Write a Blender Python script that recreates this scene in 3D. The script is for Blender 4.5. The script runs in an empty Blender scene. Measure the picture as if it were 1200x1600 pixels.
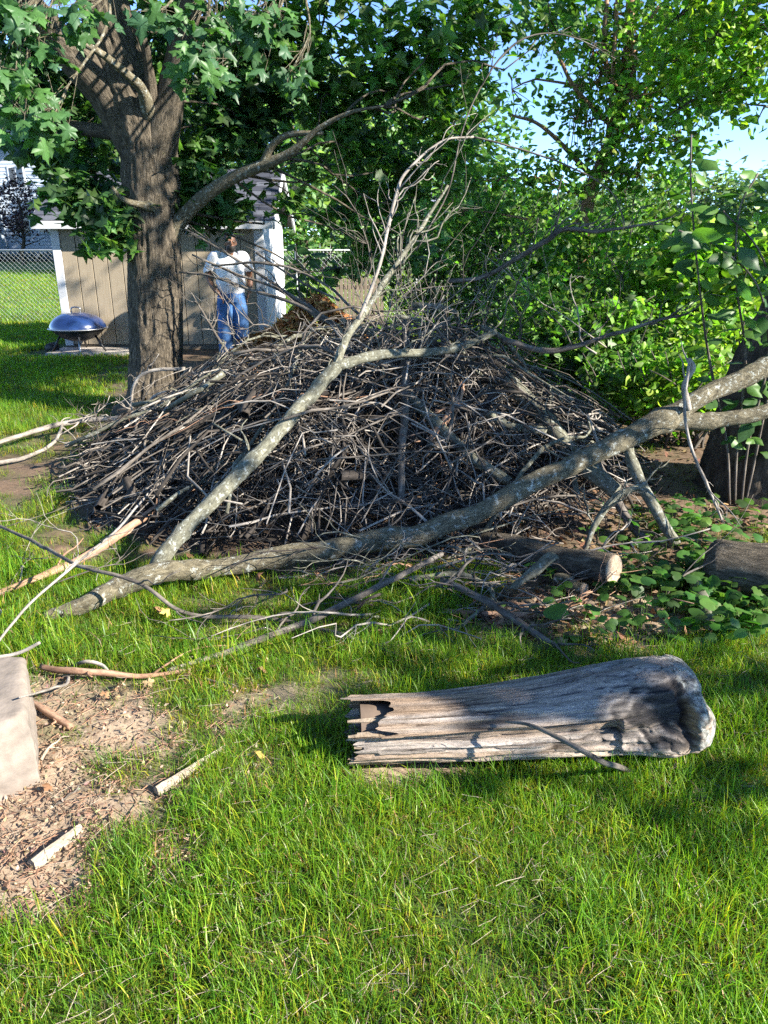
import bpy, math, random
import numpy as np
from mathutils import Vector, Matrix

# ------------------------------------------------------------------ camera, sky, sun, exposure
SC = bpy.context.scene
COL = SC.collection
CAM_H, PITCH, FPX = 1.6, math.radians(19.6), 1164.0
cam_d = bpy.data.cameras.new("camera"); cam = bpy.data.objects.new("camera", cam_d); COL.objects.link(cam)
cam.location = (0, 0, CAM_H); cam.rotation_euler = (math.pi/2 - PITCH, 0, 0)
cam_d.sensor_fit = 'VERTICAL'; cam_d.sensor_height = 36.0; cam_d.lens = 36.0*FPX/1600.0
cam_d.clip_start = 0.05; cam_d.clip_end = 3000
SC.camera = cam
SUN_TO = Vector((0.82, -0.36, 0.50)).normalized()          # direction towards the sun
world = bpy.data.worlds.new("World"); SC.world = world; world.use_nodes = True
wn = world.node_tree; wn.nodes.clear()
sky = wn.nodes.new("ShaderNodeTexSky"); sky.sky_type = 'NISHITA'; sky.sun_disc = False
sky.sun_elevation = math.asin(SUN_TO.z); sky.sun_rotation = math.atan2(SUN_TO.x, SUN_TO.y)
sky.air_density = 0.5; sky.dust_density = 0.0; sky.ozone_density = 4.0
bg = wn.nodes.new("ShaderNodeBackground"); bg.inputs[1].default_value = 0.13
wo = wn.nodes.new("ShaderNodeOutputWorld")
wn.links.new(sky.outputs[0], bg.inputs[0]); wn.links.new(bg.outputs[0], wo.inputs[0])
sun_d = bpy.data.lights.new("sun", 'SUN'); sun = bpy.data.objects.new("sun", sun_d); COL.objects.link(sun)
sun_d.energy = 5.0; sun_d.angle = math.radians(0.55); sun_d.color = (1.0, 0.94, 0.83)
sun.rotation_euler = (-SUN_TO).to_track_quat('-Z', 'Y').to_euler(); sun.location = (20, -10, 20)
SC.view_settings.view_transform = 'Standard'; SC.view_settings.look = 'None'
SC.view_settings.exposure = 1.9; SC.view_settings.gamma = 1.0; SC.view_settings.use_curve_mapping = False
SC.render.engine = 'CYCLES'
cy = SC.cycles
cy.use_denoising = False; SC.render.filter_size = 1.15; cy.sample_clamp_indirect = 4.0; cy.max_bounces = 4; cy.diffuse_bounces = 2; cy.glossy_bounces = 2
cy.transmission_bounces = 4; cy.transparent_max_bounces = 4; cy.caustics_reflective = False; cy.caustics_refractive = False
cy.use_adaptive_sampling = True; cy.adaptive_threshold = 0.02

rng = np.random.default_rng(7)
random.seed(7)

# ------------------------------------------------------------------ photo pixels <-> places
FWD = np.array([0, math.cos(PITCH), -math.sin(PITCH)]); UPV = np.array([0, math.sin(PITCH), math.cos(PITCH)])
CP = np.array([0, 0, CAM_H])
def ray(px, py):
    return FWD + np.array([1, 0, 0])*((px-600)/FPX) + UPV*((800-py)/FPX)
def at(px, py, Y):
    d = ray(px, py); return CP + d*(Y/d[1])
def gp(px, py, z=0.0):
    d = ray(px, py); return CP + d*((z-CAM_H)/d[2])
def mpp(p):                                     # metres per photo pixel at a place
    return float(np.dot(np.asarray(p)-CP, FWD))/FPX
def proj(P):
    Q = np.asarray(P) - CP; zc = np.maximum(Q@FWD, 1e-3)
    return 600+FPX*Q[..., 0]/zc, 800-FPX*(Q@UPV)/zc

# ------------------------------------------------------------------ numpy noise
def _hash(ix, iy, iz, s):
    h = (ix.astype(np.int64)*374761393 + iy.astype(np.int64)*668265263 + iz.astype(np.int64)*2147483647 + s*1274126177) & 0xFFFFFFFF
    h = ((h ^ (h >> 13))*1274126177) & 0xFFFFFFFF
    h = ((h ^ (h >> 16))*2246822519) & 0xFFFFFFFF
    return ((h ^ (h >> 15)) & 0xFFFF)/65535.0
def vnoise(P, scale=1.0, seed=0):
    P = np.asarray(P, float)*scale; i = np.floor(P); f = P-i; f = f*f*(3-2*f); i = i.astype(np.int64)
    out = 0
    for dx in (0, 1):
        wx = f[..., 0] if dx else 1-f[..., 0]
        for dy in (0, 1):
            wy = f[..., 1] if dy else 1-f[..., 1]
            for dz in (0, 1):
                wz = f[..., 2] if dz else 1-f[..., 2]
                out = out + wx*wy*wz*_hash(i[..., 0]+dx, i[..., 1]+dy, i[..., 2]+dz, seed)
    return out*2-1
def fbm(P, scale=1.0, seed=0, octv=3):
    a, t, o = 1.0, 0, 0
    for k in range(octv):
        o = o + a*vnoise(P, scale*2**k, seed+k*17); t += a; a *= .5
    return o/t
def nrm(v):
    v = np.asarray(v, float); return v/np.maximum(np.linalg.norm(v, axis=-1, keepdims=True), 1e-9)

# ------------------------------------------------------------------ mesh helpers
def build(name, V, Fs, mat, parent=None, col=None, tc=None, smooth=True, loc=None):
    """One mesh object from vertices and face arrays (any mix of tri/quad/ngon arrays)."""
    me = bpy.data.meshes.new(name); V = np.asarray(V, float)
    Fs = [np.asarray(f, np.int64) for f in Fs if len(f)]
    loops = np.concatenate([f.ravel() for f in Fs]); tot = np.concatenate([np.full(len(f), f.shape[1]) for f in Fs])
    st = np.concatenate([[0], np.cumsum(tot)[:-1]])
    me.vertices.add(len(V)); me.vertices.foreach_set("co", V.astype(np.float32).ravel())
    me.loops.add(len(loops)); me.loops.foreach_set("vertex_index", loops.astype(np.int32))
    me.polygons.add(len(tot)); me.polygons.foreach_set("loop_start", st.astype(np.int32)); me.polygons.foreach_set("loop_total", tot.astype(np.int32))
    me.polygons.foreach_set("use_smooth", np.full(len(tot), bool(smooth)))
    if col is not None:
        a = me.attributes.new("col", 'FLOAT_COLOR', 'POINT'); c = np.ones((len(V), 4), np.float32); c[:, :3] = col; a.data.foreach_set("color", c.ravel())
    if tc is not None:
        a = me.attributes.new("tc", 'FLOAT_VECTOR', 'POINT'); a.data.foreach_set("vector", np.asarray(tc, np.float32).ravel())
    me.update(calc_edges=True); me.validate()
    if mat: me.materials.append(mat)
    o = bpy.data.objects.new(name, me); COL.objects.link(o)
    if parent is not None: o.parent = parent
    if loc is not None: o.location = loc
    return o
def tag(o, label=None, cat=None, group=None, kind=None):
    if label: o["label"] = label
    if cat: o["category"] = cat
    if group: o["group"] = group
    if kind: o["kind"] = kind
    return o
def thing(name, label, cat, group=None, loc=(0, 0, 0)):
    o = bpy.data.objects.new(name, None); COL.objects.link(o); o.location = loc; o.empty_display_size = .1
    return tag(o, label, cat, group)
def copyobj(o, parent=None):
    c = o.copy(); COL.objects.link(c); c.parent = parent; return c

def tubes(P, R, sides=6, caps=True, seed=0, rough=0.0, ell=None):
    """P (N,S,3), R (N,S): N bent tubes. Returns V, face arrays, tc."""
    P = np.asarray(P, float); R = np.asarray(R, float)
    if P.ndim == 2: P = P[None]; R = R[None]
    N, S, _ = P.shape
    T = nrm(np.gradient(P, axis=1)); D = nrm(P[:, -1]-P[:, 0])
    ref = np.where(np.abs(D[:, 2:3]) < .8, np.array([[0, 0, 1.0]]), np.array([[0, 1.0, 0]]))
    U = nrm(ref[:, None]-np.sum(ref[:, None]*T, -1, keepdims=True)*T); W = np.cross(T, U)
    a = np.arange(sides)*2*np.pi/sides
    ca, sa = np.cos(a), np.sin(a)
    off = U[:, :, None]*ca[None, None, :, None] + W[:, :, None]*sa[None, None, :, None]
    RR = R[:, :, None]*np.ones(sides)
    s = np.concatenate([np.zeros((N, 1)), np.cumsum(np.linalg.norm(np.diff(P, axis=1), axis=-1), 1)], 1)
    tc = np.stack([R[:, :, None]*ca, R[:, :, None]*sa, s[:, :, None]*np.ones(sides)], -1)
    tc = tc + (np.arange(N)*3.71+seed)[:, None, None, None]
    if rough: RR = RR*(1+rough*fbm(tc*np.array([1, 1, .45]), .9/max(R.max(), .01), seed, 3))
    V = P[:, :, None] + off*RR[..., None]
    idx = np.arange(N*S*sides).reshape(N, S, sides)
    nx = np.roll(idx, -1, 2)
    Q = np.stack([idx[:, :-1], nx[:, :-1], nx[:, 1:], idx[:, 1:]], -1).reshape(-1, 4)
    Fs = [Q]
    if caps: Fs.append(np.concatenate([idx[:, 0, ::-1], idx[:, -1]]))
    return V.reshape(-1, 3), Fs, tc.reshape(-1, 3)
class Mix:
    """Collects shapes into one mesh."""
    def __init__(s): s.V, s.F, s.tc, s.c, s.n = [], [], [], [], 0
    def add(s, V, Fs, tc=None, col=None):
        V = np.asarray(V, float)
        s.V.append(V); s.tc.append(np.zeros((len(V), 3)) if tc is None else tc)
        s.c.append(np.ones((len(V), 3)) if col is None else np.broadcast_to(np.asarray(col, float), (len(V), 3)))
        for f in Fs:
            if len(f): s.F.append(np.asarray(f, np.int64)+s.n)
        s.n += len(V); return s
    def box(s, a, b, col=None):
        (x0, y0, z0), (x1, y1, z1) = a, b
        V = [(x0,y0,z0),(x1,y0,z0),(x1,y1,z0),(x0,y1,z0),(x0,y0,z1),(x1,y0,z1),(x1,y1,z1),(x0,y1,z1)]
        return s.add(V, [np.array([(0,3,2,1),(4,5,6,7),(0,1,5,4),(1,2,6,5),(2,3,7,6),(3,0,4,7)])], np.array(V), col)
    def tube(s, P, R, sides=8, **k):
        V, F, tc = tubes(P, R, sides, **k); return s.add(V, F, tc)
    def lathe(s, prof, n=32, c=(0, 0, 0)):
        prof = np.array(prof, float); a = np.arange(n)*2*np.pi/n; m = len(prof)
        V = np.stack([c[0]+prof[:, 0][:, None]*np.cos(a), c[1]+prof[:, 0][:, None]*np.sin(a), c[2]+prof[:, 1][:, None]*np.ones(n)], -1).reshape(-1, 3)
        i = np.arange(m*n).reshape(m, n); j = np.roll(i, -1, 1)
        return s.add(V, [np.stack([i[:-1], j[:-1], j[1:], i[1:]], -1).reshape(-1, 4)], V)
    def done(s, name, mat, parent=None, smooth=True, usecol=False):
        return build(name, np.concatenate(s.V), s.F, mat, parent, np.concatenate(s.c) if usecol else None, np.concatenate(s.tc), smooth)
def bevel_box(name, a, b, mat, parent=None, w=.01):
    o = Mix().box(a, b).done(name, mat, parent, smooth=False)
    m = o.modifiers.new("bevel", 'BEVEL'); m.width = w; m.segments = 2
    return o
def resample(P, n, R=None, smooth=True):
    """Catmull-Rom resample of a hand-placed polyline."""
    P = np.asarray(P, float); k = len(P)
    E = np.concatenate([[2*P[0]-P[1]], P, [2*P[-1]-P[-2]]])
    t = np.linspace(0, k-1-1e-6, n); i = t.astype(int); f = (t-i)[:, None]
    p0, p1, p2, p3 = E[i], E[i+1], E[i+2], E[i+3]
    Q = .5*((2*p1)+(-p0+p2)*f+(2*p0-5*p1+4*p2-p3)*f*f+(-p0+3*p1-3*p2+p3)*f**3)
    if R is None: return Q
    return Q, np.interp(t, np.arange(k), R)

# ------------------------------------------------------------------ materials
def newmat(name):
    m = bpy.data.materials.new(name); m.use_nodes = True; nt = m.node_tree
    return m, nt, nt.nodes["Principled BSDF"], nt.nodes["Material Output"]
def node(nt, typ, **kw):
    n = nt.nodes.new(typ)
    for k, v in kw.items(): setattr(n, k, v)
    return n
def ramp(nt, src, stops):
    r = node(nt, "ShaderNodeValToRGB"); e = r.color_ramp.elements
    while len(e) < len(stops): e.new(.5)
    for el, (p, c) in zip(e, stops): el.position = p; el.color = (*c, 1) if len(c) == 3 else c
    nt.links.new(src, r.inputs[0]); return r.outputs[0]
def noise_tex(nt, vec, scale, detail=4, rough=.55, dist=0.0):
    n = node(nt, "ShaderNodeTexNoise"); n.inputs["Scale"].default_value = scale; n.inputs["Detail"].default_value = detail
    n.inputs["Roughness"].default_value = rough; n.inputs["Distortion"].default_value = dist
    if vec is not None: nt.links.new(vec, n.inputs["Vector"])
    return n.outputs["Fac"]
def mapping(nt, vec, scale):
    m = node(nt, "ShaderNodeMapping"); m.inputs["Scale"].default_value = scale; nt.links.new(vec, m.inputs["Vector"]); return m.outputs[0]
def mixc(nt, fac, a, b, mode='MIX'):
    m = node(nt, "ShaderNodeMix", data_type='RGBA', blend_type=mode)
    for sock, v in ((0, fac), (6, a), (7, b)):
        if isinstance(v, (int, float)): m.inputs[sock].default_value = v
        elif isinstance(v, tuple): m.inputs[sock].default_value = (*v, 1)
        else: nt.links.new(v, m.inputs[sock])
    return m.outputs[2]
def bump(nt, bsdf, h, strength=.4, dist=.01):
    b = node(nt, "ShaderNodeBump"); b.inputs["Strength"].default_value = strength; b.inputs["Distance"].default_value = dist
    nt.links.new(h, b.inputs["Height"]); nt.links.new(b.outputs[0], bsdf.inputs["Normal"])
def coords(nt, kind):
    if kind == 'tc':
        a = node(nt, "ShaderNodeAttribute"); a.attribute_name = "tc"; return a.outputs["Vector"]
    return node(nt, "ShaderNodeTexCoord").outputs["Object"]
def bark_mat(name, dark, mid, light, scale=18, stretch=.15, lichen=None, lich_amt=.55, lich_scale=9, bstr=.5, bdist=.008, space='tc', rough=.9):
    m, nt, b, o = newmat(name); v = coords(nt, space)
    n1 = noise_tex(nt, mapping(nt, v, (1, 1, stretch)), scale, 6, .65, .6)
    n2 = noise_tex(nt, v, scale*.35, 4, .6)
    c = ramp(nt, n1, [(.3, dark), (.52, mid), (.75, light)])
    nf = noise_tex(nt, mapping(nt, v, (1, 1, max(stretch, .4))), scale*5, 5, .75)
    c = mixc(nt, .75, c, ramp(nt, nf, [(.32, (.42, .42, .42)), (.5, (1, 1, 1)), (.68, (1.45, 1.42, 1.35))]), 'MULTIPLY')
    c = mixc(nt, .6, c, ramp(nt, n2, [(.3, tuple(.45+0*x for x in mid)), (.7, (1.25, 1.22, 1.15))]), 'MULTIPLY')
    if lichen:
        n3 = noise_tex(nt, v, lich_scale, 8, .7, .3)
        f = ramp(nt, n3, [(lich_amt, (0, 0, 0)), (lich_amt+.09, (1, 1, 1))])
        c = mixc(nt, f, c, lichen)
    nt.links.new(c, b.inputs["Base Color"]); b.inputs["Roughness"].default_value = rough; b.inputs["Specular IOR Level"].default_value = .25
    hm = node(nt, "ShaderNodeMath", operation='MULTIPLY_ADD'); nt.links.new(nf, hm.inputs[0]); hm.inputs[1].default_value = .35; nt.links.new(n1, hm.inputs[2])
    bump(nt, b, hm.outputs[0], bstr, bdist); return m
def leaf_mat(name, transl=.35, rough=.45, spec=.4, tcol=(1.25, 1.5, .55)):
    m, nt, b, o = newmat(name); a = node(nt, "ShaderNodeAttribute"); a.attribute_name = "col"
    v = coords(nt, 'obj'); n = noise_tex(nt, v, 14, 2)
    c = mixc(nt, .5, a.outputs["Color"], ramp(nt, n, [(.3, (.55, .55, .55)), (.7, (1.3, 1.3, 1.3))]), 'MULTIPLY')
    nt.links.new(c, b.inputs["Base Color"]); b.inputs["Roughness"].default_value = rough; b.inputs["Specular IOR Level"].default_value = spec
    t = node(nt, "ShaderNodeBsdfTranslucent"); nt.links.new(mixc(nt, 1.0, c, tcol, 'MULTIPLY'), t.inputs[0])
    mx = node(nt, "ShaderNodeMixShader"); mx.inputs[0].default_value = transl
    nt.links.new(b.outputs[0], mx.inputs[1]); nt.links.new(t.outputs[0], mx.inputs[2]); nt.links.new(mx.outputs[0], o.inputs[0])
    return m
def plain(name, c, rough=.6, var=.25, scale=8, metallic=0.0, spec=.5, bstr=0.0, coat=0.0, stretch=(1, 1, 1)):
    m, nt, b, o = newmat(name); v = mapping(nt, coords(nt, 'obj'), stretch); n = noise_tex(nt, v, scale, 6, .6)
    cc = ramp(nt, n, [(.25, tuple(x*(1-var) for x in c)), (.75, tuple(min(1, x*(1+var)) for x in c))])
    nt.links.new(cc, b.inputs["Base Color"]); b.inputs["Roughness"].default_value = rough; b.inputs["Metallic"].default_value = metallic
    b.inputs["Specular IOR Level"].default_value = spec; b.inputs["Coat Weight"].default_value = coat
    if bstr: bump(nt, b, n, bstr, .01)
    return m
def colmat(name, rough=.85, nscale=60, bstr=.4, bdist=.004, stretch=(1, 1, 1), spec=.25, vmin=.6):
    """Base colour from the mesh's own colour attribute, with fine procedural grain."""
    m, nt, b, o = newmat(name); a = node(nt, "ShaderNodeAttribute"); a.attribute_name = "col"
    v = mapping(nt, coords(nt, 'obj'), stretch); n = noise_tex(nt, v, nscale, 8, .7, .4)
    c = mixc(nt, 1.0, a.outputs["Color"], ramp(nt, n, [(.25, (vmin,)*3), (.75, (1.3, 1.3, 1.3))]), 'MULTIPLY')
    nt.links.new(c, b.inputs["Base Color"]); b.inputs["Roughness"].default_value = rough; b.inputs["Specular IOR Level"].default_value = spec
    if bstr: bump(nt, b, n, bstr, bdist)
    return m
M = {}
M['maple'] = bark_mat("maple_bark", (.022, .018, .013), (.115, .095, .07), (.25, .21, .16), 52, .24, (.2, .2, .1), .68, 5, 1.0, .03)
M['limb'] = bark_mat("limb_bark", (.05, .042, .027), (.135, .118, .078), (.24, .21, .15), 60, .45, (.35, .36, .32), .55, 30, 1.0, .012)
M['stick'] = bark_mat("stick_bark", (.04, .034, .029), (.125, .108, .092), (.27, .24, .21), 40, .2, (.33, .34, .3), .68, 30, .4, .003)
M['stick_dark'] = bark_mat("dark_stick_bark", (.014, .012, .010), (.043, .036, .031), (.105, .09, .08), 40, .2, None, .6, 10, .4, .003)
M['stick_pale'] = bark_mat("pale_stick_bark", (.13, .115, .10), (.28, .25, .22), (.46, .43, .39), 36, .18, None, .6, 10, .4, .003)
M['stick_red'] = bark_mat("stripped_wood", (.16, .085, .05), (.32, .19, .125), (.45, .31, .22), 34, .1, None, .6, 10, .4, .003)
M['lichen'] = bark_mat("lichened_bark", (.055, .052, .037), (.135, .132, .098), (.23, .23, .18), 60, .4, (.31, .325, .29), .55, 44, .6, .005)
M['darkbark'] = bark_mat("dark_bark", (.02, .016, .012), (.075, .058, .042), (.14, .115, .085), 22, .14, None, .6, 6, .9, .02)
M['cut'] = bark_mat("sawn_wood", (.2, .145, .1), (.33, .26, .19), (.45, .37, .28), 25, 1, None, .6, 6, .3, .002, 'obj')
M['leaf'] = leaf_mat("maple_leaf", .45)
M['leaf2'] = leaf_mat("shrub_leaf", .5)
M['grass'] = leaf_mat("grass_blade", .5, .42, .4, (1.3, 1.4, .45))
def grass_variety():
    nt = M['grass'].node_tree; a = [n for n in nt.nodes if n.type == 'ATTRIBUTE'][0]; oi = node(nt, "ShaderNodeObjectInfo"); tg = [l.to_socket for l in a.outputs["Color"].links]
    c = mixc(nt, 1.0, a.outputs["Color"], ramp(nt, oi.outputs["Random"], [(0, (.62, .72, .8)), (.45, (1, 1, 1)), (.8, (1.35, 1.12, .9)), (1, (1.9, 1.25, 1.3))]), 'MULTIPLY')
    for t in tg: nt.links.new(c, t)
grass_variety()
M['dryleaf'] = leaf_mat("dry_leaf", .2, .8, .15, (1.1, .9, .6))

# ------------------------------------------------------------------ terrain
PCX, PCY, PRX, PRY, PH = -.2, 5.6, 2.12, 1.9, .84        # the brush pile's mound
def mound(x, y):
    q = 1-((x-PCX)/PRX)**2-((y-PCY)/PRY)**2; x, y = np.broadcast_arrays(np.asarray(x, float), np.asarray(y, float))
    return PH*np.maximum(q, 0)**.8*(1+.34*fbm(np.stack([x, y, 0*x], -1), 1.5, 61, 2)+.05*(x > -.6))*(.5+.5*np.clip((x+2.1)/1.1, 0, 1))
def terrain(x, y):
    x = np.asarray(x, float); y = np.asarray(y, float); P = np.stack([x, y, 0*x], -1)
    z = .03*fbm(P, .9, 3, 2) + .012*fbm(P, 6, 5, 2)
    far = np.clip((y-16)/30, 0, 1)
    return z*np.clip(1.2-np.maximum(y, 0)/40, 0, 1) + .95*far*far*(3-2*far)
# (px, py, rx, ry, strength) spots of bare earth and litter, given on the ground
DIRT = [(40,1260,190,150,1.1),(150,1150,150,90,.95),(100,1080,130,45,.7),(40,1370,140,90,.95),(330,1090,120,50,.25),(250,1110,110,50,.4),(230,1340,110,50,.5),
        (470,1110,190,60,.3),(300,1210,140,45,.42),(850,1540,60,26,.4),(420,1500,70,26,.3),(150,830,150,60,.5),(20,745,110,45,.9),(120,700,150,40,.6),(240,665,90,40,.8),(640,1215,120,24,.75),(420,960,170,40,.25),(1020,890,240,110,1.0),(900,960,220,60,.8),(1120,750,200,120,1.1),
        (560,845,400,62,.8),(560,720,430,160,1.3),(420,600,260,80,1.0),(780,590,240,60,1.0),(1000,640,300,60,1.0),(850,620,500,60,.6)]
def dirt_at(x, y):
    x = np.asarray(x, float); y = np.asarray(y, float)
    px, py = proj(np.stack([x, y, 0*x], -1)); d = np.zeros_like(x)
    for cx, cy_, rx, ry, s in DIRT:
        q = ((px-cx)/rx)**2+((py-cy_)/ry)**2
        d = np.maximum(d, s*np.clip(1.35-q, 0, 1))
    m = ((x-PCX)/(PRX*1.02))**2+((y-PCY)/(PRY*1.05))**2
    d = np.maximum(d, np.clip((1.1-m)*5, 0, 1.2))
    d = np.where(y < .2, 0, d)
    P = np.stack([x, y, 0*x], -1)
    return np.clip(d+.8*fbm(P, 5.5, 11, 4)*(d > .02)*(m > 1)+.4*np.maximum(fbm(P, 1.7, 31, 3)-.3, 0), 0, 1)

xs = np.unique(np.concatenate([np.linspace(-1.9, 2.6, 190), -1.9-np.geomspace(.03, 300, 70), 2.6+np.geomspace(.03, 300, 70)]))
ys = np.unique(np.concatenate([np.linspace(.7, 4.6, 190), .7-np.geomspace(.03, 120, 30), 4.6+np.geomspace(.03, 600, 100)]))
GX, GY = np.meshgrid(xs, ys); gx, gy = GX.ravel(), GY.ravel()
gd = dirt_at(gx, gy); gz = terrain(gx, gy)
gz = gz + gd*(.012*fbm(np.stack([gx, gy, 0*gx], -1), 22, 41, 3)+.006) 
soil = np.array([.33, .245, .17]); turf = np.array([.05, .075, .02]); lawnfar = np.array([.10, .19, .035])
litter = np.array([.15, .10, .065])
base = np.where((gy > 3.3)[:, None], litter, soil)
fr = np.clip((gy-14)/14, 0, 1)[:, None]
gc = (turf*(1-fr)+lawnfar*fr)*(1-gd[:, None]) + base*gd[:, None]
ii = np.arange(len(gx)).reshape(GX.shape)
ground = build("ground", np.stack([gx, gy, gz], -1), [np.stack([ii[:-1, :-1], ii[:-1, 1:], ii[1:, 1:], ii[1:, :-1]], -1).reshape(-1, 4)],
               colmat("soil_and_turf", .95, 38, .6, .01, vmin=.5), col=gc)
tag(ground, kind='structure')

# ------------------------------------------------------------------ leaves
def leaf_shape(kind):
    if kind == 'maple':
        h = [(.02,-.02),(.13,-.07),(.27,-.10),(.42,-.04),(.33,.07),(.40,.16),(.60,.30),(.46,.34),(.50,.46),(.30,.44),(.17,.50),(.23,.66),(.11,.72),(0,1.0)]
    elif kind == 'maple_lo':
        h = [(0,-.03),(.38,-.06),(.24,.14),(.58,.32),(.22,.46),(.18,.66),(0,.98)]
    elif kind == 'oval':
        h = [(0,0),(.16,.12),(.27,.35),(.24,.6),(.12,.82),(0,1.0)]
    elif kind == 'round':
        h = [(0,.08),(.2,-.02),(.42,.12),(.5,.4),(.4,.72),(.2,.92),(0,1.0)]
    else:
        h = [(0,0),(.24,.4),(0,1.0)]
    h = np.array(h, float); left = h[::-1][(1 if h[-1, 0] == 0 else 0):].copy(); left[:, 0] *= -1
    if h[0, 0] == 0: left = left[:-1]
    o = np.concatenate([h, left])
    if kind == 'quad':
        V = np.column_stack([o, -.25*np.abs(o[:, 0])]); return V, np.array([(0, 1, 2), (0, 2, 3)])
    c = np.array([[0, .32]]); o = np.concatenate([c, o]); n = len(o)-1
    z = -.18*np.abs(o[:, 0]) - .22*np.maximum(o[:, 1]-.3, 0)**2 + .04*np.sin(o[:, 0]*9+o[:, 1]*7)
    F = np.array([(0, 1+i, 1+(i+1) % n) for i in range(n)])
    return np.column_stack([o, z]), F
SHAPES = {k: leaf_shape(k) for k in ('maple', 'maple_lo', 'oval', 'round', 'quad')}
def leaf_frames(N, g, up=.8, spread=.7, droop=-.45, lean=None):
    n = g.normal(size=(N, 3))*spread + np.array([0, 0, up])
    if lean is not None: n = n + lean
    n = nrm(n); t = g.normal(size=(N, 3)); t[:, 2] = droop+.3*t[:, 2]
    t = nrm(t-np.sum(t*n, -1, keepdims=True)*n); return np.cross(t, n), t, n
def leaves(pos, size, kind, g, colr, cvar=.25, **k):
    N = len(pos); S, F = SHAPES[kind]; X, T, Nn = leaf_frames(N, g, **k)
    size = np.broadcast_to(size, (N,))*(.7+.6*g.random(N)); curl = .4+1.6*g.random(N)
    V = pos[:, None] + size[:, None, None]*(S[None, :, 0, None]*X[:, None]+S[None, :, 1, None]*T[:, None]+S[None, :, 2, None]*curl[:, None, None]*Nn[:, None])
    FF = (F[None]+(np.arange(N)*len(S))[:, None, None]).reshape(-1, 3)
    colr = np.asarray(colr, float); c = colr[g.integers(0, len(colr), N)]*(1+cvar*g.normal(size=(N, 1)))*(1+.1*g.normal(size=(N, 3)))
    c = np.repeat(np.clip(c, .004, .9), len(S), 0)
    return V.reshape(-1, 3), [FF], None, c
def clumps(center, radii, nclump, per, g, csize=.22, shell=.35):
    d = nrm(g.normal(size=(nclump, 3))); r = (shell+(1-shell)*g.random(nclump))**(1/2.2)
    c = np.asarray(center)+d*r[:, None]*np.asarray(radii)
    return np.repeat(c, per, 0)+g.normal(size=(nclump*per, 3))*np.asarray(radii).mean()*csize*.5, c
def wander(a, b, n, amp, g):
    a, b = np.asarray(a, float), np.asarray(b, float); t = np.linspace(0, 1, n)[:, None]
    k = max(3, min(6, n//2+1)); w = np.cumsum(g.normal(size=(k, 3)), 0); tk = np.linspace(0, 1, k)[:, None]; w = w-w[0]-(w[-1]-w[0])*tk
    w = resample(w, n) if n > k else w[np.linspace(0, k-1, n).round().astype(int)]
    return a+(b-a)*t+w*amp*np.linalg.norm(b-a)/(k*1.6)

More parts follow.
